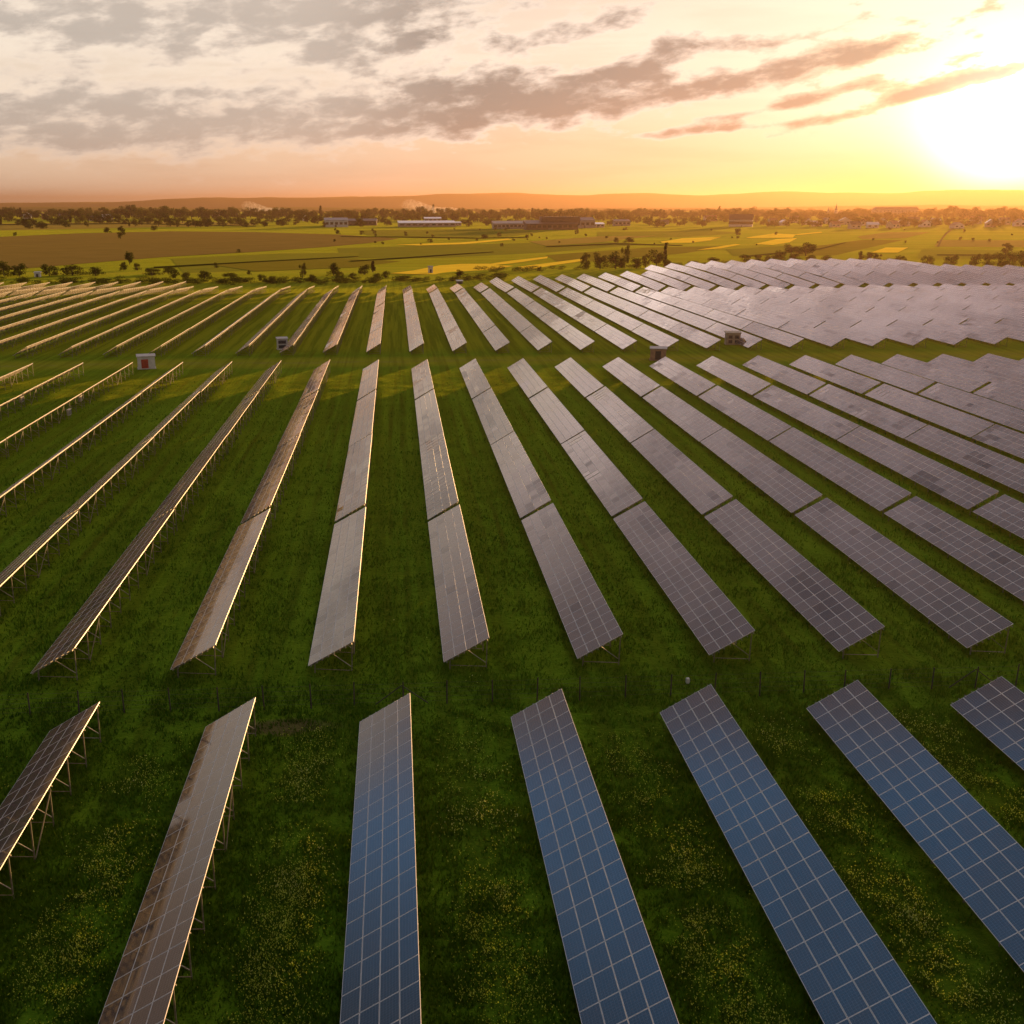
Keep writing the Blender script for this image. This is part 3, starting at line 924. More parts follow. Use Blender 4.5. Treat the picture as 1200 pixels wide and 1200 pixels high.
small_shed(504.5, 320, 2.4, 3.4, 'pale tower-like shed at the edge of the yellow field', M_WHITE, M_SLATE)
small_shed(538.5, 334.5, 2.6, 2.0, 'low shed with a pale roof just past the last tables', M_SLATE, M_WHITE)

# ------------------------------------------------------------------ wire fence between the blocks
FENCE_Y = 69.9
M_POST = worn('weathered_post', (0.060, 0.052, 0.040), 0.3, 4, 0.9)
M_WIRE = worn('rusty_wire', (0.10, 0.085, 0.065), 0.2, 4, 0.6, 0.4)
fx0 = -46.0; fn = 46; fstep = 3.28
fence = empty('wire_fence', (fx0, FENCE_Y, 0))
tag(fence, 'thin wire fence on dark posts crossing the grass between the front and middle blocks', 'fence')
ME_FP = MB(); ME_FP.tube((0, 0, -.3), (0, 0, 1.78), .055, .045, 7); ME_FP.tube((0, 0, 1.78), (0, 0, 1.8), .045, .002, 7)
ME_FP = ME_FP.mesh('post', [M_POST])
for k in range(fn):
    link_obj('post', ME_FP, fence, (k * fstep + random.gauss(0, .08), random.gauss(0, .05), random.uniform(-.08, .06)), (random.gauss(0, .02), random.gauss(0, .03), 0))
wm = MB()
for z in (.25, .6, .95, 1.3, 1.66):
    for k in range(fn - 1):
        wm.tube((k * fstep, 0, z), ((k + .5) * fstep, 0, z - .025), .006, .006, 4)
        wm.tube(((k + .5) * fstep, 0, z - .025), ((k + 1) * fstep, 0, z), .006, .006, 4)
link_obj('wire', wm.mesh('wire', [M_WIRE]), fence)
for k in (14, 27):
    br = MB(); br.tube((k * fstep - 1.9, 0, .05), (k * fstep, 0, 1.5), .04, .035, 6); br.tube((k * fstep + 1.9, 0, .05), (k * fstep, 0, 1.5), .04, .035, 6)
    link_obj('brace', br.mesh('brace', [M_POST]), fence)
mk = empty('marker_block', at(806, 797, 0.12)); tag(mk, 'tiny white marker block in the grass near the fence', 'marker')
mb = MB(); mb.box((-.13, -.13, -.3), (.13, .13, .12)); mb.hexa([(-.13, -.13, .12), (.13, -.13, .12), (.13, .13, .12), (-.13, .13, .12), (-.08, -.08, .18), (.08, -.08, .18), (.08, .08, .18), (-.08, .08, .18)])
link_obj('block', mb.mesh('block', [M_WHITE]), mk)

# ------------------------------------------------------------------ grass and flowers
def leaf_mat(name, stops, trans=0.45, upward=False):
    m = bpy.data.materials.new(name)
    m.use_nodes = True
    T = NT(m.node_tree)
    nt = m.node_tree
    nt.nodes.remove(nt.nodes['Principled BSDF'])
    a = T.n('ShaderNodeAttribute', attribute_name='tone')
    c = T.ramp(X(T, a.outputs['Fac']), stops)
    d = T.n('ShaderNodeBsdfDiffuse'); tr = T.n('ShaderNodeBsdfTranslucent')
    T.link(c.s, d.inputs[0])
    if upward:
        ge = T.n('ShaderNodeNewGeometry')
        va = T.n('ShaderNodeVectorMath', operation='MULTIPLY_ADD')
        T.link(ge.outputs['Normal'], va.inputs[0]); va.inputs[1].default_value = (.45, .45, .2); va.inputs[2].default_value = (0, 0, 1)
        vn = T.n('ShaderNodeVectorMath', operation='NORMALIZE'); T.link(va.outputs[0], vn.inputs[0])
        T.link(vn.outputs[0], d.inputs['Normal'])
    c2 = T.mix(1.0, c, (1.25, 1.15, 0.5), 'MULTIPLY')
    T.link(c2.s, tr.inputs[0])
    mx = T.n('ShaderNodeMixShader'); mx.inputs[0].default_value = trans
    T.link(d.outputs[0], mx.inputs[1]); T.link(tr.outputs[0], mx.inputs[2])
    T.link(mx.outputs[0], nt.nodes['Material Output'].inputs['Surface'])
    return m
M_GRASS = leaf_mat('grass_blades', [(0, (0.034, 0.080, 0.004)), (0.5, (0.060, 0.142, 0.008)), (0.85, (0.108, 0.195, 0.012)), (1, (0.22, 0.28, 0.03))], .35, True)
M_FLOWER = leaf_mat('yellow_petals', [(0, (0.26, 0.40, 0.03)), (0.5, (0.55, 0.68, 0.10)), (1, (0.84, 0.90, 0.40))], 0.3, True)

def blades(n, x0, x1, y0, y1, hmin, hmax, wid, dens=None, seed=1):
    r = np.random.default_rng(seed)
    # sample by view: even in y with 1/y weighting so near ground is denser
    y = y0 * (y1 / y0) ** r.random(n)
    fl = np.array([-0.60, 0.80])
    xl = np.maximum(x0, fl[0] * y - 4); xr = np.minimum(x1, fl[1] * y + 4)
    x = xl + (xr - xl) * r.random(n)
    clump = hash_noise(x + 500, y, 2.6, 31) * .5 + hash_noise(x + 500, y, .8, 32) * .5
    keep = clump > r.random(n) * .55 + .15
    if dens is not None: keep &= dens(x, y) > r.random(n)
    x, y, clump = x[keep], y[keep], clump[keep]
    n = len(x)
    h = (hmin + (hmax - hmin) * r.random(n) ** 1.6) * (.55 + clump)
    a = r.random(n) * 2 * np.pi
    w = wid * (.6 + .8 * r.random(n)) * (1 + (y / 110) * .5)
    lean = r.normal(0, .35, (n, 2)) * h[:, None]
    z = zground(x, y) - .03
    ca, sa = np.cos(a) * w / 2, np.sin(a) * w / 2
    p0 = np.stack([x - ca, y - sa, z], -1); p1 = np.stack([x + ca, y + sa, z], -1)
    p2 = np.stack([x + lean[:, 0] + ca * .3, y + lean[:, 1] + sa * .3, z + h], -1); p3 = np.stack([x + lean[:, 0] - ca * .3, y + lean[:, 1] - sa * .3, z + h], -1)
    co = np.stack([p0, p1, p2, p3], 1).reshape(-1, 3)
    f = np.arange(4 * n).reshape(-1, 4)
    tone = np.clip(.22 + .36 * hash_noise(x + 500, y, 14, 41) + .5 * (clump - .5) + r.normal(0, .13, n), 0, 1)
    return co, f, tone
co, f, tone = blades(900000, -100, 130, 25, 235, .12, .36, .075, lambda x, y: np.where(y < 72, 1.0, np.clip((225 - y) / 240, 0, .55)), 51)
tag(link_obj('grass', raw_mesh('grass', co, f, [M_GRASS], False, tone)), 'rough meadow grass growing between the rows of solar tables', 'grass', kind='stuff')
def flower_patch(x, y):
    d = hash_noise(x + 500, y, 5.0, 61) * .45 + hash_noise(x + 500, y, 1.6, 62) * .55
    g = np.abs(((x - XA - 3.9) / PITCH_X + 50.5) % 1 - .5) * PITCH_X       # metres from the middle of a strip
    band = np.clip(1.25 - g / 2.1, 0.03, 1)
    return np.clip((d - .30) * 2.2, 0, .75) * band * np.clip((67.5 - y) / 5, .012, 1)
co, f, tone = blades(800000, -45, 70, 25, 100, .04, .08, .05, flower_patch, 71)
co[:, 2] += .26
tag(link_obj('wildflowers', raw_mesh('wildflowers', co, f, [M_FLOWER], False, tone)), 'small yellow wildflowers scattered through the grass of the front strips', 'flowers', kind='stuff')

# ------------------------------------------------------------------ trees
M_BARK = worn('bark', (0.055, 0.042, 0.028), 0.3, 3, 0.9)
M_LEAVES = [leaf_mat('dark_foliage', [(0, (0.020, 0.032, 0.006)), (0.5, (0.044, 0.060, 0.009)), (1, (0.090, 0.105, 0.014))], .3),
            leaf_mat('olive_foliage', [(0, (0.034, 0.046, 0.008)), (0.5, (0.072, 0.084, 0.012)), (1, (0.14, 0.14, 0.018))], .35)]
def crown_mesh(seed, shape, n, mat):
    """unit crown: 1 m high, about 0.8 m wide, made of leaf clumps gathered round limb ends"""
    r = np.random.default_rng(seed)
    nl = {'round': 14, 'bush': 16, 'poplar': 9}[shape]
    th = r.random(nl) * 2 * np.pi
    if shape == 'round':
        hh = r.uniform(.18, .90, nl); rad = .40 * np.sqrt(np.clip(1 - ((hh - .5) / .55) ** 2, .05, 1)) * r.uniform(.35, .95, nl); sz = r.uniform(.15, .25, nl)
    elif shape == 'bush':
        hh = r.uniform(.12, .80, nl); rad = .48 * np.sqrt(np.clip(1 - (hh / .95) ** 2, .05, 1)) * r.uniform(.3, 1, nl); sz = r.uniform(.18, .28, nl)
    else:
        hh = np.linspace(.2, .94, nl); rad = r.uniform(.01, .08, nl); sz = .13 * (1.15 - hh * .75)
    lc = np.stack([rad * np.cos(th), rad * np.sin(th), hh], -1)
    k = r.integers(0, nl, n)
    d = r.normal(0, 1, (n, 3)); d /= np.linalg.norm(d, axis=1)[:, None]
    rr = sz[k] * r.random(n) ** .42
    c = lc[k] + d * rr[:, None] * np.array([1, 1, .8])
    c[:, 2] = np.clip(c[:, 2], .02, 1.02)
    u = r.normal(0, 1, (n, 3)); u /= np.linalg.norm(u, axis=1)[:, None]
    v = np.cross(u, r.normal(0, 1, (n, 3))); v /= np.linalg.norm(v, axis=1)[:, None]
    s = (.034 + .04 * r.random(n)) * (700 / n) ** .5
    co = np.stack([c - u * s[:, None], c - v * s[:, None] * .6, c + u * s[:, None], c + v * s[:, None] * .6], 1).reshape(-1, 3)
    tone = np.clip(r.normal(.4, .2, n) + (r.random(nl)[k] - .5) * .35, 0, 1)
    return raw_mesh('crown', co, np.arange(4 * n).reshape(-1, 4), [mat], False, tone), lc
def trunk_mesh(lc, bush):
    mb = MB()
    t = .12 if bush else .34
    mb.tube((0, 0, -.06), (0, 0, t), .035, .024, 7)
    mb.tube((0, 0, t), (.01, 0, .7), .024, .008, 6)
    for p in lc[:7]:
        mb.tube((0, 0, max(.08, p[2] * .55 if not bush else .08)), tuple(p), .013, .004, 5)
    return mb.mesh('trunk', [M_BARK])
KIT = {}
for shape, cnt, n in (('round', 5, 1500), ('bush', 5, 1500), ('poplar', 2, 900)):
    KIT[shape] = []
    for k in range(cnt):
        me, lc = crown_mesh(300 + k * 7 + len(shape), shape, n, M_LEAVES[0 if k % 2 == 0 else 1])
        KIT[shape].append((me, trunk_mesh(lc, shape == 'bush')))
tr_r = random.Random(77)
def tree(px, py, hpx, wpx, shape, lab, cat='tree', group=None, name=None, variant=None, z=PLAIN):
    p = at(px, py, z)
    p.z = float(gz(p.x, p.y)) if p.y < 700 else PLAIN
    dpt = math.hypot(p.x, p.y)
    H = hpx / F_PX * dpt * 1.02
    Wd = wpx / F_PX * dpt
    t = empty(name or ('bush' if shape == 'bush' else 'poplar' if shape == 'poplar' else 'tree'), p, tr_r.random() * 6.28)
    me, tm = KIT[shape][(variant if variant is not None else tr_r.randrange(99)) % len(KIT[shape])]
    wf = {'round': .95, 'bush': 1.15, 'poplar': .34}[shape]
    sc = (Wd / wf, Wd / wf, H)
    for nm, m in (('crown', me), ('trunk', tm)):
        o = link_obj(nm, m, t); o.scale = sc
    tag(t, lab, cat, group)
    return t
NEAR = [  # photo x, base y, height, width, shape, label
 (5, 324, 15, 16, 'bush', 'dark bush cut by the left edge beyond the rows'), (23, 324, 13, 17, 'bush', 'round dark bush just left of the white shed'),
 (58, 323.5, 12, 17, 'bush', 'round dark bush just right of the white shed'), (85, 322.5, 10, 26, 'bush', 'wide low bush in the left hedge, second right of the white shed'),
 (112, 323, 9, 18, 'bush', 'small bush at the right end of the wide low hedge bush'), (152, 310, 14, 10, 'round', 'pale young tree standing above the left hedge near the ploughed field'),
 (145, 317, 9, 10, 'bush', 'dark bush under the pale young tree, on its left'), (160.5, 317, 8, 8, 'bush', 'dark small bush under the pale young tree, on its right'),
 (178, 323, 8, 20, 'bush', 'low wide bush between the pale young tree and the ploughed corner'), (197, 320, 7, 11, 'bush', 'small bush at the right end of the ploughed field hedge'),
 (204, 326, 11, 14, 'bush', 'dark bush behind the far ends of the golden rows, leftmost of the middle hedge'), (218, 328, 8, 14, 'bush', 'low bush touching the dark leftmost bush of the middle hedge'),
 (240, 327, 9, 18, 'bush', 'pale rounded bush in the middle hedge behind golden rows'), (253, 314, 6, 6, 'bush', 'tiny lone bush in the green strips above the middle hedge'),
 (270, 329, 9, 18, 'bush', 'dark wide bush in the middle hedge, right of the pale rounded one'), (292, 322, 5, 6, 'bush', 'small lone bush above the gap of the middle hedge'),
 (307, 330, 8, 10, 'bush', 'small bush in the middle hedge, left of its thin tail'), (320, 331, 7, 10, 'bush', 'last small bush at the right tail of the middle hedge'),
 (355, 326, 15, 8, 'round', 'slim pale tree left of the dark clump in the centre'), (366, 330, 8, 11, 'bush', 'dark round bush at the foot of the slim pale tree'),
 (391, 323, 14, 16, 'bush', 'tall dark shrub behind the steep bronze rows'), (398, 328, 9, 10, 'bush', 'low bush at the right foot of the tall dark shrub'),
 (427, 322, 11, 16, 'bush', 'round dark bush left of the pale tower-like shed, in its hedge'), (437, 319, 11, 6, 'poplar', 'thin upright sapling rising from the hedge left of the tower-like shed'),
 (413, 327, 7, 10, 'bush', 'low bush at the left end of the hedge before the tower-like shed'), (442, 327.5, 7, 13, 'bush', 'low green bush in the hedge before the tower-like shed'),
 (452, 326, 8, 11, 'bush', 'last bush of the hedge before the tower-like shed'), (538.5, 325.5, 8, 12, 'round', 'single round dark tree at the lower edge of the yellow field'),
 (687, 319, 16, 13, 'round', 'leftmost dark tree of the grove behind the glinting tables'), (703, 320, 18, 15, 'round', 'second dark tree of the grove behind the glinting tables'),
 (721, 320, 19, 17, 'round', 'broad third tree of the grove behind the glinting tables'), (732, 319, 23, 10, 'round', 'tallest tree of the grove behind the glinting tables'),
 (746, 320, 11, 18, 'bush', 'low bush between the tall grove and the next round tree'), (756, 319, 13, 10, 'round', 'slight tree left of the round one, right part of the grove'),
 (769, 319, 18, 19, 'round', 'wide round tree at the right part of the grove'), (778, 317, 23, 6, 'poplar', 'slender poplar at the right end of the grove'),
 (782, 319, 8, 10, 'bush', 'small bush at the foot of the slender poplar'), (722, 284.5, 6, 7, 'bush', 'small lone bush in the open fields above the grove'),
 (737, 284.5, 6, 14, 'bush', 'wide lone bush right of a smaller one above the grove'), (632, 319.5, 5, 6, 'bush', 'small bush below the tip of the second yellow field'),
 (812, 312, 6, 14, 'bush', 'low dark bush where the tables start climbing the crest'), (835, 310, 8, 15, 'bush', 'dark rounded bush above the rising crest of tables'),
 (872, 307, 8, 14, 'bush', 'first bush of the row of shrubs along the crest'), (887, 306, 7, 11, 'bush', 'second bush of the row of shrubs along the crest'),
 (902, 306, 6, 12, 'bush', 'third, lower bush of the shrubs along the crest'), (914, 305, 10, 15, 'bush', 'fourth and fuller bush of the shrubs along the crest'),
 (927, 299, 11, 15, 'round', 'left one of two round trees standing above the crest shrubs'), (944, 300, 14, 19, 'round', 'right and larger one of two round trees above the crest shrubs'),
 (930, 306, 8, 16, 'bush', 'dark shrub under the left round tree on the crest'), (950, 307, 7, 14, 'bush', 'dark shrub under the larger round tree on the crest'),
 (968, 306, 6, 12, 'bush', 'lone low shrub right of the two round trees on the crest'), (864, 275.5, 7, 9, 'bush', 'round bush at the left of the double yellow field'),
 (1009, 307, 10, 7, 'round', 'narrow dark tree above the crest, left of a wider one'), (1017, 308, 10, 10, 'round', 'wider dark tree right of the narrow one above the crest'),
 (1028, 308, 9, 9, 'round', 'hazy tree ending the group of three above the crest'), (1041, 312, 7, 13, 'bush', 'low bush below the square yellow field'),
 (1054, 313, 10, 13, 'bush', 'pointed bush right of the low one below the square yellow field'), (1086, 314, 10, 13, 'bush', 'bush in the gap between the crest and the glowing fields'),
 (1114, 315, 11, 14, 'bush', 'lone round bush behind the right end of the crest'), (1142, 316, 12, 13, 'bush', 'bush starting the hedge at the right edge'),
 (1155, 317, 13, 13, 'bush', 'second bush of the hedge at the right edge'), (1168, 318, 14, 14, 'bush', 'middle bush of the hedge at the right edge'),
 (1182, 318, 14, 14, 'bush', 'bush right of the middle one in the right-edge hedge'), (1196, 318, 15, 14, 'bush', 'last bush of the hedge, cut by the right edge'),
 (1178, 298, 10, 12, 'round', 'lone hazy tree in the glowing fields near the right edge'), (141.5, 280, 12, 9, 'round', 'lone tree standing in the ploughed field'),
 (126, 273, 6, 9, 'bush', 'dark bush on the far rim of the ploughed field, left of the lone tree'), (18, 276.5, 4, 4, 'bush', 'tiny bush at the far left rim of the ploughed field'),
 (35, 268, 5, 10, 'bush', 'left one of two dark hedges in the pale field at left'), (50, 268, 6, 14, 'bush', 'right one of two dark hedges in the pale field at left'),
 (77, 260, 6, 6, 'round', 'small tree before the grey village house at left'), (102, 266, 6, 5, 'round', 'small round tree in the pale field right of the hedges'),
 (181, 270, 5, 8, 'bush', 'bush on the far rim of the ploughed field, right of the lone tree'), (243, 266, 6, 8, 'bush', 'bush in the pale strip beyond the ploughed field'),
 (396, 274.5, 5, 6, 'bush', 'bush at the far right rim of the ploughed field'), (280, 296, 4, 5, 'bush', 'bush on the near rim of the ploughed field'),
 (424, 275, 4.5, 5.5, 'bush', 'left one of two bushes below the long dark farm sheds'), (475, 276.5, 5, 5, 'bush', 'right one of two bushes below the long dark farm sheds'),
 (504, 284, 4, 7, 'bush', 'bush on the upper rim of the long thin yellow strip'), (567, 280, 5, 9, 'bush', 'bush at the upper right of the long thin yellow strip'),
 (585, 277.5, 5, 5, 'bush', 'small bush near the tip of the long thin yellow strip'), (588, 289, 4, 4, 'bush', 'tiny bush under the tip of the long thin yellow strip'),
 (676, 274.5, 5, 5, 'bush', 'bush in front of the dark factory, right side'), (618, 279, 4, 5, 'bush', 'bush in front of the dark factory, left side')]
for v in NEAR:
    tree(v[0], v[1], v[2] * 1.12, v[3] * 1.15, v[4], v[5], 'bush' if v[4] == 'bush' else 'tree', 'hedges and lone trees beyond the plant')

def scrub():
    r = np.random.default_rng(19)
    AVv, ATt = [], []
    for k in range(330):
        u = r.random()
        x = -300 + 360 * u; y = 541 + r.normal(0, 7) + 20 * max(0, -x - 90) / 200
        if r.random() < .25: x = r.uniform(40, 290); y = r.uniform(600, 640)
        me = KIT['bush'][r.integers(0, 5)][0]
        n = len(me.vertices); c = np.empty(n * 3, np.float32); me.vertices.foreach_get('co', c); c = c.reshape(-1, 4, 3)[::3]
        tn = np.empty(len(me.polygons), np.float32); me.attributes['tone'].data.foreach_get('value', tn)
        h = r.uniform(1.2, 3.6)
        AVv.append(c.reshape(-1, 3) * np.array([h * 2.2, h * 1.8, h]) + np.array([x, y, float(gz(x, y)) - .1])); ATt.append(tn[::3])
    co = np.concatenate(AVv)
    tag(link_obj('undergrowth', raw_mesh('undergrowth', co, np.arange(len(co)).reshape(-1, 4), [M_LEAVES[0]], False, np.concatenate(ATt))), 'dark band of low scrub along the ditch behind the last tables', 'undergrowth', kind='stuff')
scrub()
sb = random.Random(44)
for k in range(46):
    x = sb.uniform(380, 1190); y = sb.uniform(269, 288)
    w = sb.uniform(2.5, 5)
    tree(x, y, w * sb.uniform(.6, .95), w, 'bush', 'tiny dark bush dotted over the open fields between plant and village', 'bush', 'tiny bushes dotted over the fields', 'field_bush')

# village trees: by stretches between landmarks
LAND = [(0, 130, 'among the village houses at the far left'), (130, 240, 'in the dense wood right of the left village'), (240, 330, 'left of the first smoke plume'),
        (330, 400, 'right of the first smoke plume'), (400, 520, 'behind the white-roofed barns'), (520, 610, 'between the barns and the dark factory'),
        (610, 740, 'behind the dark factory'), (740, 850, 'between the factory and the white gabled house'), (850, 960, 'around the white gabled house'),
        (960, 1030, 'around the church spire'), (1030, 1110, 'below the large flat-topped block'), (1110, 1210, 'in the glowing haze at the far right')]
vt = random.Random(12)
cnt = 0
for x0, x1, where in LAND:
    n = int((x1 - x0) / 3.4)
    for k in range(n):
        x = x0 + (k + vt.random()) * (x1 - x0) / n
        back = k % 2
        y = vt.uniform(254.5, 258) if back else vt.uniform(259, 266.5)
        if not back and 460 < x < 540: y = 259
        if not back and 608 < x < 700: y = 258
        h = vt.uniform(8, 13) if back else vt.uniform(6, 11)
        if where.startswith('in the dense wood') and back: h += 2
        w = h * vt.uniform(.95, 1.6)
        if 1018 < x < 1078 and back: h = min(h, 6.5)
        if 962 < x < 990: h = min(h, 7.5)
        sh = 'poplar' if vt.random() < .05 else 'round' if vt.random() < .6 else 'bush'
        if sh == 'poplar': w = h * .42; h *= 1.1
        kind = 'tall' if h > 8 else 'low'
        tree(x, y, h, w, sh, f'{kind} {"slender" if sh == "poplar" else "rounded"} tree {"at the back" if back else "at the front"} {where}', 'tree', f'trees {where}', 'village_tree' if sh != 'poplar' else 'poplar')
        cnt += 1
print('VILLAGE TREES', cnt)
# far woods: one hazy mass
def woods():
    r = np.random.default_rng(91)
    AVv, AFf, ATt, off = [], [], [], 0
    src = [KIT['round'][k][0] for k in range(5)]
    for k in range(1300):
        x = r.uniform(-60, 1260); y = r.uniform(247.2, 254)
        p = at(x, y, PLAIN)
        d = math.hypot(p.x, p.y)
        H = r.uniform(10, 19); Wd = H * r.uniform(1.2, 2.2)
        me = src[r.integers(0, 5)]
        n = len(me.vertices); c = np.empty(n * 3, np.float32); me.vertices.foreach_get('co', c); c = c.reshape(-1, 4, 3)
        tn = np.empty(len(me.polygons), np.float32); me.attributes['tone'].data.foreach_get('value', tn)
        c = c[::4]; tn = tn[::4]
        mid = c.mean(1, keepdims=True); c = mid + (c - mid) * 2.1
        c = c.reshape(-1, 3) * np.array([Wd, Wd, H]) + np.array([p.x, p.y, PLAIN])
        AVv.append(c); AFf.append(np.arange(len(c)).reshape(-1, 4)); ATt.append(tn)
    for i, a in enumerate(AFf):
        a += off; off += len(AVv[i])
    tag(link_obj('far_woods', raw_mesh('far_woods', np.concatenate(AVv), np.concatenate(AFf), [M_LEAVES[1]], False, np.concatenate(ATt))),
        'hazy belt of woods on the plain behind the village', 'woods', kind='stuff')
woods()

# ------------------------------------------------------------------ buildings of the village
M_TILE = worn('clay_tiles', (0.20, 0.085, 0.050), 0.25, 0.6, 0.8)
M_TILED = worn('dark_tiles', (0.075, 0.055, 0.048), 0.25, 0.6, 0.7)
M_SHEET = worn('pale_sheet_roof', (0.66, 0.66, 0.66), 0.08, 0.2, 0.45, 0.2)
M_CREAM = worn('cream_wall', (0.58, 0.50, 0.40), 0.12, 0.5, 0.85)
M_WIN = material('window_glass', (0.03, 0.035, 0.04), 0.1)
M_FACT = worn('dark_cladding', (0.075, 0.055, 0.050), 0.2, 0.15, 0.7)
M_CONC = worn('grey_concrete', (0.34, 0.30, 0.26), 0.15, 0.2, 0.85)
def scale_at(px, py):
    p = at(px, py, PLAIN)
    return p, math.hypot(p.x, p.y) / F_PX
def gable(name, px, py, wpx, hpx, depth, lab, cat, wall, roofm, rz=0.0, ridge='x', win=3, group=None, chim=True):
    p, s = scale_at(px, py)
    w, h = wpx * s, hpx * s
    hw = h * .55
    t = empty(name, p, rz); tag(t, lab, cat, group)
    mb = MB()
    a, b = w / 2, depth / 2
    mb.box((-a, -b, -.5), (a, b, hw))
    if ridge == 'x':
        for sx in (-1, 1): mb.poly([(sx * a, -b, hw), (sx * a, b, hw), (sx * a, 0, h - .1)])
    else:
        for sy in (-1, 1): mb.poly([(-a, sy * b, hw), (a, sy * b, hw), (0, sy * b, h - .1)])
    link_obj('wall', mb.mesh('wall', [wall]), t)
    mb = MB(); o = .5; tk = .25
    if ridge == 'x':
        for sy in (-1, 1):
            mb.hexa([(-a - o, sy * (b + o), hw - .2), (a + o, sy * (b + o), hw - .2), (a + o, 0, h), (-a - o, 0, h),
                     (-a - o, sy * (b + o), hw - .2 + tk), (a + o, sy * (b + o), hw - .2 + tk), (a + o, 0, h + tk), (-a - o, 0, h + tk)])
    else:
        for sx in (-1, 1):
            mb.hexa([(sx * (a + o), -b - o, hw - .2), (sx * (a + o), b + o, hw - .2), (0, b + o, h), (0, -b - o, h),
                     (sx * (a + o), -b - o, hw - .2 + tk), (sx * (a + o), b + o, hw - .2 + tk), (0, b + o, h + tk), (0, -b - o, h + tk)])
    rf = link_obj('roof', mb.mesh('roof', [roofm]), t)
    if chim:
        mb = MB(); mb.box((a * .4, -.4, h - 1), (a * .4 + .8, .4, h + 1.3)); link_obj('chimney', mb.mesh('chimney', [M_TILED]), rf)
    for k in range(win):
        cx_ = -a + w * (k + .5) / win
        mb = MB(); mb.box((cx_ - w * .12, -b - .08, hw * .35), (cx_ + w * .12, -b + .02, hw * .78))
        link_obj('window', mb.mesh('window', [M_WIN]), t)
    mb = MB(); mb.box((a * .05, -b - .07, -.2), (a * .05 + 1.1, -b + .02, min(2.1, hw * .3 + 1))); link_obj('door', mb.mesh('door', [M_TILED]), t)
    return t
def hall(name, px, py, wpx, hpx, depth, lab, cat, wall, roofm, rz=0.0, bays=6, upper=None):
    p, s = scale_at(px, py)
    w, h = wpx * s, hpx * s
    t = empty(name, p, rz); tag(t, lab, cat)
    a, b = w / 2, depth / 2
    mb = MB(); mb.box((-a, -b, -.5), (a, b, h * .8)); link_obj('wall', mb.mesh('wall', [wall]), t)
    mb = MB()
    mb.hexa([(-a - .6, -b - .6, h * .8 + .01), (a + .6, -b - .6, h * .8 + .01), (a + .6, b + .6, h * .8 + .01), (-a - .6, b + .6, h * .8 + .01),
             (-a - .6, -b - .6, h * .8 + .4), (a + .6, -b - .6, h * .8 + .4), (a + .6, b + .6, h + depth * .07), (-a - .6, b + .6, h + depth * .07)])
    link_obj('roof', mb.mesh('roof', [roofm]), t)
    if upper:
        ux, uw, uh = upper
        mb = MB(); mb.box(((ux - uw / 2) * s, -b * .3, h * .8), ((ux + uw / 2) * s, b * .9, h * .8 + uh * s)); mb.box(((ux - uw / 2) * s - .4, -b * .3 - .4, h * .8 + uh * s + .01), ((ux + uw / 2) * s + .4, b * .9 + .4, h * .8 + uh * s + .6))
        link_obj('upper_storey', mb.mesh('upper_storey', [wall]), t)
    for k in range(bays):
        cx_ = -a + w * (k + .5) / bays
        mb = MB(); mb.box((cx_ - w / bays * .32, -b - .1, h * .3), (cx_ + w / bays * .32, -b + .02, h * .6)); link_obj('window', mb.mesh('window', [M_WIN]), t)
    mb = MB(); mb.box((-a * .15, -b - .12, -.3), (a * .02, -b + .02, h * .27)); link_obj('gate', mb.mesh('gate', [M_SLATE]), t)
    return t
VILL = 'houses of the village'
gable('house', 32, 256.5, 8, 6.5, 12, 'white gabled house at the far left of the village', 'house', M_WHITE, M_SHEET, 0.1, 'y', 1, VILL)
gable('house', 53, 257, 6, 6, 10, 'orange-walled house right of the white gabled one at left', 'house', M_BRICK, M_TILE, 0, 'x', 2, VILL)
gable('house', 76, 256, 11, 6, 12, 'grey-roofed house in the left village', 'house', M_CONC, M_SLATE, 0, 'x', 3, VILL)
gable('house', 112, 259, 12, 5.5, 12, 'low house with dark roof before the left wood', 'house', M_CREAM, M_TILED, 0.1, 'x', 3, VILL)
gable('house', 126, 258.5, 11, 6.5, 12, 'pale-roofed house touching the left wood', 'house', M_CREAM, M_SHEET, -0.1, 'x', 3, VILL)
gable('house', 253, 254, 8, 5, 12, 'tiny pale house showing between woods, left of the first smoke', 'house', M_CREAM, M_TILED, 0, 'x', 2, VILL)
gable('house', 358, 259, 6.5, 6, 10, 'small white gabled house right of the first smoke', 'house', M_WHITE, M_SHEET, 0, 'y', 1, VILL)
hall('barn', 394, 266, 26, 9, 25, 'white barn with a dark pitched roof above the ploughed field', 'barn', M_WHITE, M_SLATE, 0.1, 5)
hall('barn', 424, 264, 34, 6, 30, 'long dark farm shed right of the white barn', 'barn', M_FACT, M_TILED, 0, 7)
hall('barn', 500, 265.5, 64, 5, 32, 'long low barn with a shining white roof', 'barn', M_CONC, M_SHEET, 0.06, 9)
hall('barn', 507, 260, 19, 4.5, 22, 'shorter white-roofed barn behind the long shining one', 'barn', M_CONC, M_SHEET, 0, 4)
hall('barn', 536, 264.5, 8, 4, 12, 'little white-roofed shed at the end of the shining barn', 'barn', M_CONC, M_SHEET, 0.1, 2)
hall('warehouse', 596, 268, 36, 7, 30, 'low tan concrete warehouse left of the dark factory', 'warehouse', M_CONC, M_CONC, 0, 8)
hall('factory', 645, 269, 58, 8, 40, 'dark brown factory with a set-back upper storey', 'factory', M_FACT, M_FACT, 0, 10, (11, 44, 7))
hall('warehouse', 684, 267, 22, 10, 30, 'grey-brown warehouse touching the right end of the factory', 'warehouse', M_CONC, M_FACT, 0, 4)
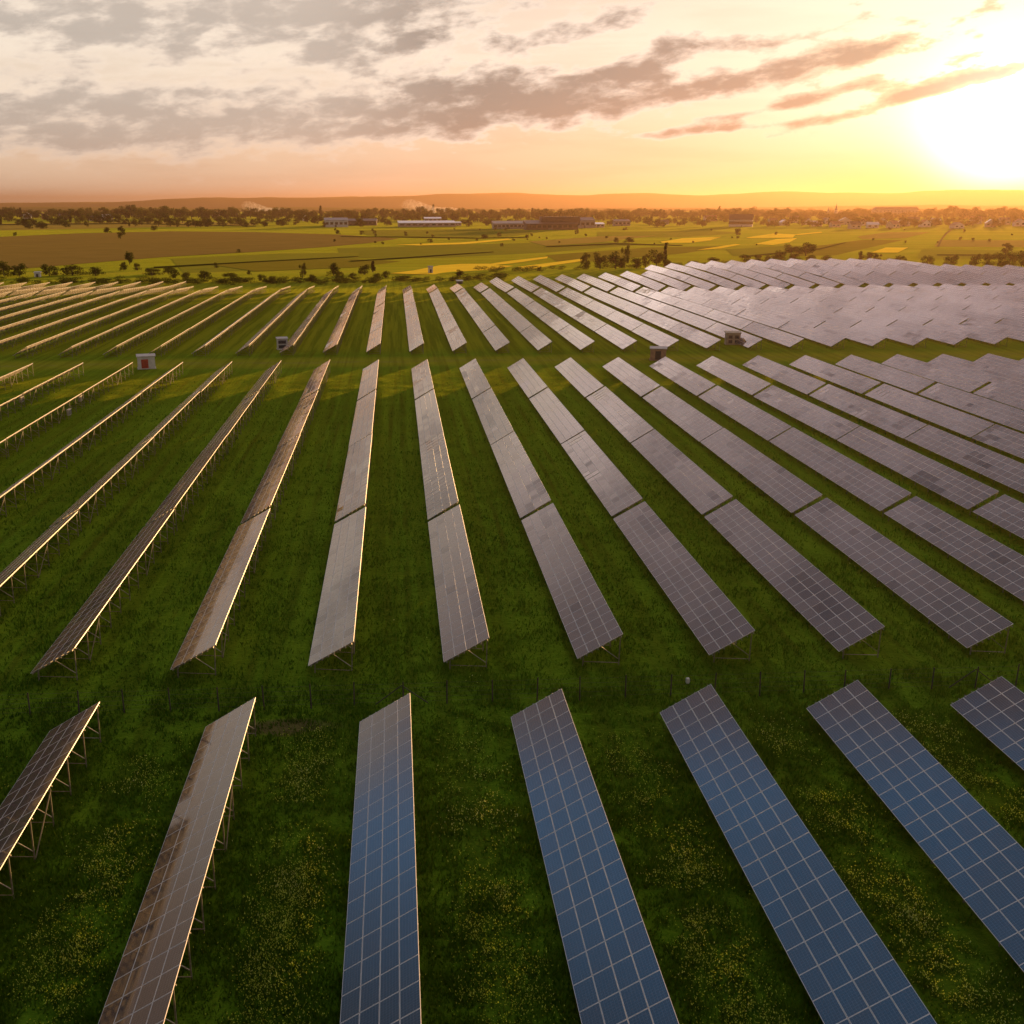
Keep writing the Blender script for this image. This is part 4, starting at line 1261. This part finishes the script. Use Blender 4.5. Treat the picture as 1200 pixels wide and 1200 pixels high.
hall('warehouse', 700, 266.5, 14, 4.5, 18, 'small shed with a bright roof right of the factory', 'warehouse', M_CREAM, M_SHEET, 0, 3)
hall('warehouse', 728, 264.5, 18, 6, 20, 'tan shed among trees right of the factory', 'warehouse', M_CONC, M_TILED, 0, 4)
gable('house', 868, 265.5, 25, 13, 15, 'large house with dark roof and white gable end facing right', 'house', M_WHITE, M_TILED, -0.35, 'x', 5, VILL)
gable('house', 832, 259, 14, 6, 14, 'tan house left of the large white gabled one', 'house', M_CREAM, M_TILE, 0.1, 'x', 3, VILL)
gable('house', 776, 263, 13, 5, 12, 'dark-roofed house among trees left of the tan house', 'house', M_CREAM, M_TILED, 0, 'x', 3, VILL)
hr = random.Random(31)
HS = [(905, 262), (918, 264), (930, 261), (945, 263), (957, 265), (968, 262), (978, 266), (990, 263), (1001, 268), (1012, 264), (1022, 267), (1034, 263), (1046, 267), (1058, 265), (1070, 262), (1083, 266), (1096, 263),
      (1121, 267.5), (1143, 262), (1160, 266), (1176, 263), (1194, 265)]
hints = ['behind the double yellow field', 'left of the church spire', 'under the church spire', 'right of the church spire', 'below the flat-topped block', 'at the bend of the country road', 'in the golden haze at the right edge']
for k, (x, y) in enumerate(HS):
    z = hints[0] if x < 940 else hints[1] if x < 972 else hints[2] if x < 985 else hints[3] if x < 1025 else hints[4] if x < 1075 else hints[5] if x < 1150 else hints[6]
    rm, rn = [(M_TILE, 'clay-roofed'), (M_SHEET, 'bright-roofed'), (M_TILED, 'dark-roofed')][k % 3]
    wm_, wn = [(M_CREAM, 'cream'), (M_WHITE, 'white')][(k // 3) % 2]
    gable('house', x, y, hr.uniform(9, 13), hr.uniform(5.5, 7.5), hr.uniform(9, 13), f'{rn} {wn} house {z}, {ordinal(k + 1)} from left', 'house', wm_, rm, hr.uniform(-.5, .5), 'xy'[k % 2], 2, VILL)
# church
p, s_ = scale_at(979, 255)
ch = empty('church', p, 0.3); tag(ch, 'church with a pointed spire rising over the village trees', 'church')
mb = MB(); mb.box((-3.5, -3.5, -1), (3.5, 3.5, 22)); link_obj('tower', mb.mesh('tower', [M_CREAM]), ch)
mb = MB()
for a, b_, r0, r1 in ((22, 24, 4.2, 4.0), (24, 27, 4.0, 2.2), (27, 30, 2.2, 2.4), (30, 43, 2.0, .05)): mb.tube((0, 0, a), (0, 0, b_), r0, r1, 8)
link_obj('spire', mb.mesh('spire', [M_SLATE]), ch)
mb = MB(); mb.box((3.5, -6, -1), (26, 6, 11)); link_obj('nave', mb.mesh('nave', [M_CREAM]), ch)
mb = MB()
for sy in (-1, 1): mb.hexa([(3.5, sy * 6.6, 10.8), (26.5, sy * 6.6, 10.8), (26.5, 0, 17), (3.5, 0, 17), (3.5, sy * 6.6, 11.1), (26.5, sy * 6.6, 11.1), (26.5, 0, 17.3), (3.5, 0, 17.3)])
link_obj('roof', mb.mesh('roof', [M_TILED]), ch)
mb = MB(); mb.box((-1, -3.6, 15), (1, -3.48, 19)); link_obj('window', mb.mesh('window', [M_WIN]), ch)
p, s_ = scale_at(970, 254)
bt = empty('bell_turret', p, 0.2); tag(bt, 'smaller bell turret just left of the church spire', 'turret')
mb = MB(); mb.box((-2.5, -2.5, -1), (2.5, 2.5, 18)); link_obj('tower', mb.mesh('tower', [M_CREAM]), bt)
mb = MB(); mb.tube((0, 0, 18), (0, 0, 21), 3.2, 2.2, 8); mb.tube((0, 0, 21), (0, 0, 31), 2.2, .05, 8); link_obj('cap', mb.mesh('cap', [M_SLATE]), bt)
# large block on the right
p, s_ = scale_at(1048, 254)
blk = empty('large_block', p, 0); tag(blk, 'long flat-topped building standing above the village in the golden haze', 'building')
bw, bh = 46 * s_, 10 * s_
mb = MB(); mb.box((-bw / 2, -15, -1), (bw / 2, 15, bh * .75)); link_obj('wall', mb.mesh('wall', [M_CONC]), blk)
mb = MB(); mb.hexa([(-bw / 2 - 1, -16, bh * .75 + .01), (bw / 2 + 1, -16, bh * .75 + .01), (bw / 2 + 1, 16, bh * .75 + .01), (-bw / 2 - 1, 16, bh * .75 + .01), (-bw / 2 + 7, -6, bh), (bw / 2 - 1, -6, bh), (bw / 2 - 1, 6, bh), (-bw / 2 + 7, 6, bh)]); link_obj('roof', mb.mesh('roof', [M_TILED]), blk)
for rr in range(3):
    for k in range(12):
        cx_ = -bw / 2 + bw * (k + .5) / 12; z0 = 2 + rr * bh * .23
        mb = MB(); mb.box((cx_ - 1.6, -15.1, z0), (cx_ + 1.6, -14.98, z0 + 2.6)); link_obj('window', mb.mesh('window', [M_WIN]), blk)

# ------------------------------------------------------------------ smoke
def smoke(px, py, lpx, hpx, lab, seed):
    p, s = scale_at(px, py)
    L, Hh = lpx * s, hpx * s
    mb = MB()
    n, m_ = 10, 14
    for i in range(n):
        for j in range(m_):
            def pt(a, b_):
                t = a / n; ph = 2 * math.pi * b_ / m_
                r = (0.10 + 0.9 * (1 - t) ** .8 * math.sin(min(1, t * 1.0 + .12) * math.pi) ** .4) if 0 < a < n else 0.01
                zc = Hh * (.35 + .35 * (1 - t) + .1 * math.sin(t * 9))
                return (-L * (1 - t) + L * .15, math.cos(ph) * r * L * .16, zc + math.sin(ph) * r * Hh * .42)
            mb.poly([pt(i, j), pt(i, j + 1), pt(i + 1, j + 1), pt(i + 1, j)])
    m = bpy.data.materials.new('smoke')
    m.use_nodes = True
    T = NT(m.node_tree)
    m.node_tree.nodes.remove(m.node_tree.nodes['Principled BSDF'])
    v = T.n('ShaderNodeVolumePrincipled')
    t = T.n('ShaderNodeTexCoord')
    n_ = T.noise(X(T, t.outputs['Object']), 7.0 / Hh, 4, 0.6, 0.6)
    x_, _, _ = T.sep(X(T, t.outputs['Object']))
    fade = T.smooth(x_, -L * .85, L * .1, 0.15, 1.0) * T.smooth(x_, L * .14, L * .03, 0.0, 1.0)
    T.link((T.smooth(n_, 0.40, 0.68) * fade * (1.7 / (L * .2))).s, v.inputs['Density'])
    v.inputs['Color'].default_value = (0.93, 0.88, 0.84, 1)
    v.inputs['Anisotropy'].default_value = 0.3
    T.link(v.outputs[0], m.node_tree.nodes['Material Output'].inputs['Volume'])
    o = link_obj('smoke', mb.mesh('smoke', [m]), None, p)
    tag(o, lab, 'smoke', kind='stuff')
smoke(335, 254, 60, 16, 'pale pink smoke drifting left over the woods, left plume', 1)
smoke(534, 255, 75, 19, 'pale pink smoke drifting left behind the barns, right plume', 2)

# ------------------------------------------------------------------ air
mh = bpy.data.materials.new('haze')
mh.use_nodes = True
T = NT(mh.node_tree)
mh.node_tree.nodes.remove(mh.node_tree.nodes['Principled BSDF'])
v = T.n('ShaderNodeVolumePrincipled')
v.inputs['Color'].default_value = (0.33, 0.205, 0.125, 1)
v.inputs['Density'].default_value = HAZE_DENSITY
v.inputs['Anisotropy'].default_value = 0.66
T.link(v.outputs[0], mh.node_tree.nodes['Material Output'].inputs['Volume'])
mb = MB(); mb.box((-31000, -500, -12), (31000, 31000, 285))
tag(link_obj('haze', mb.mesh('haze', [mh])), 'warm evening haze lying over the whole plain', 'haze', kind='stuff')
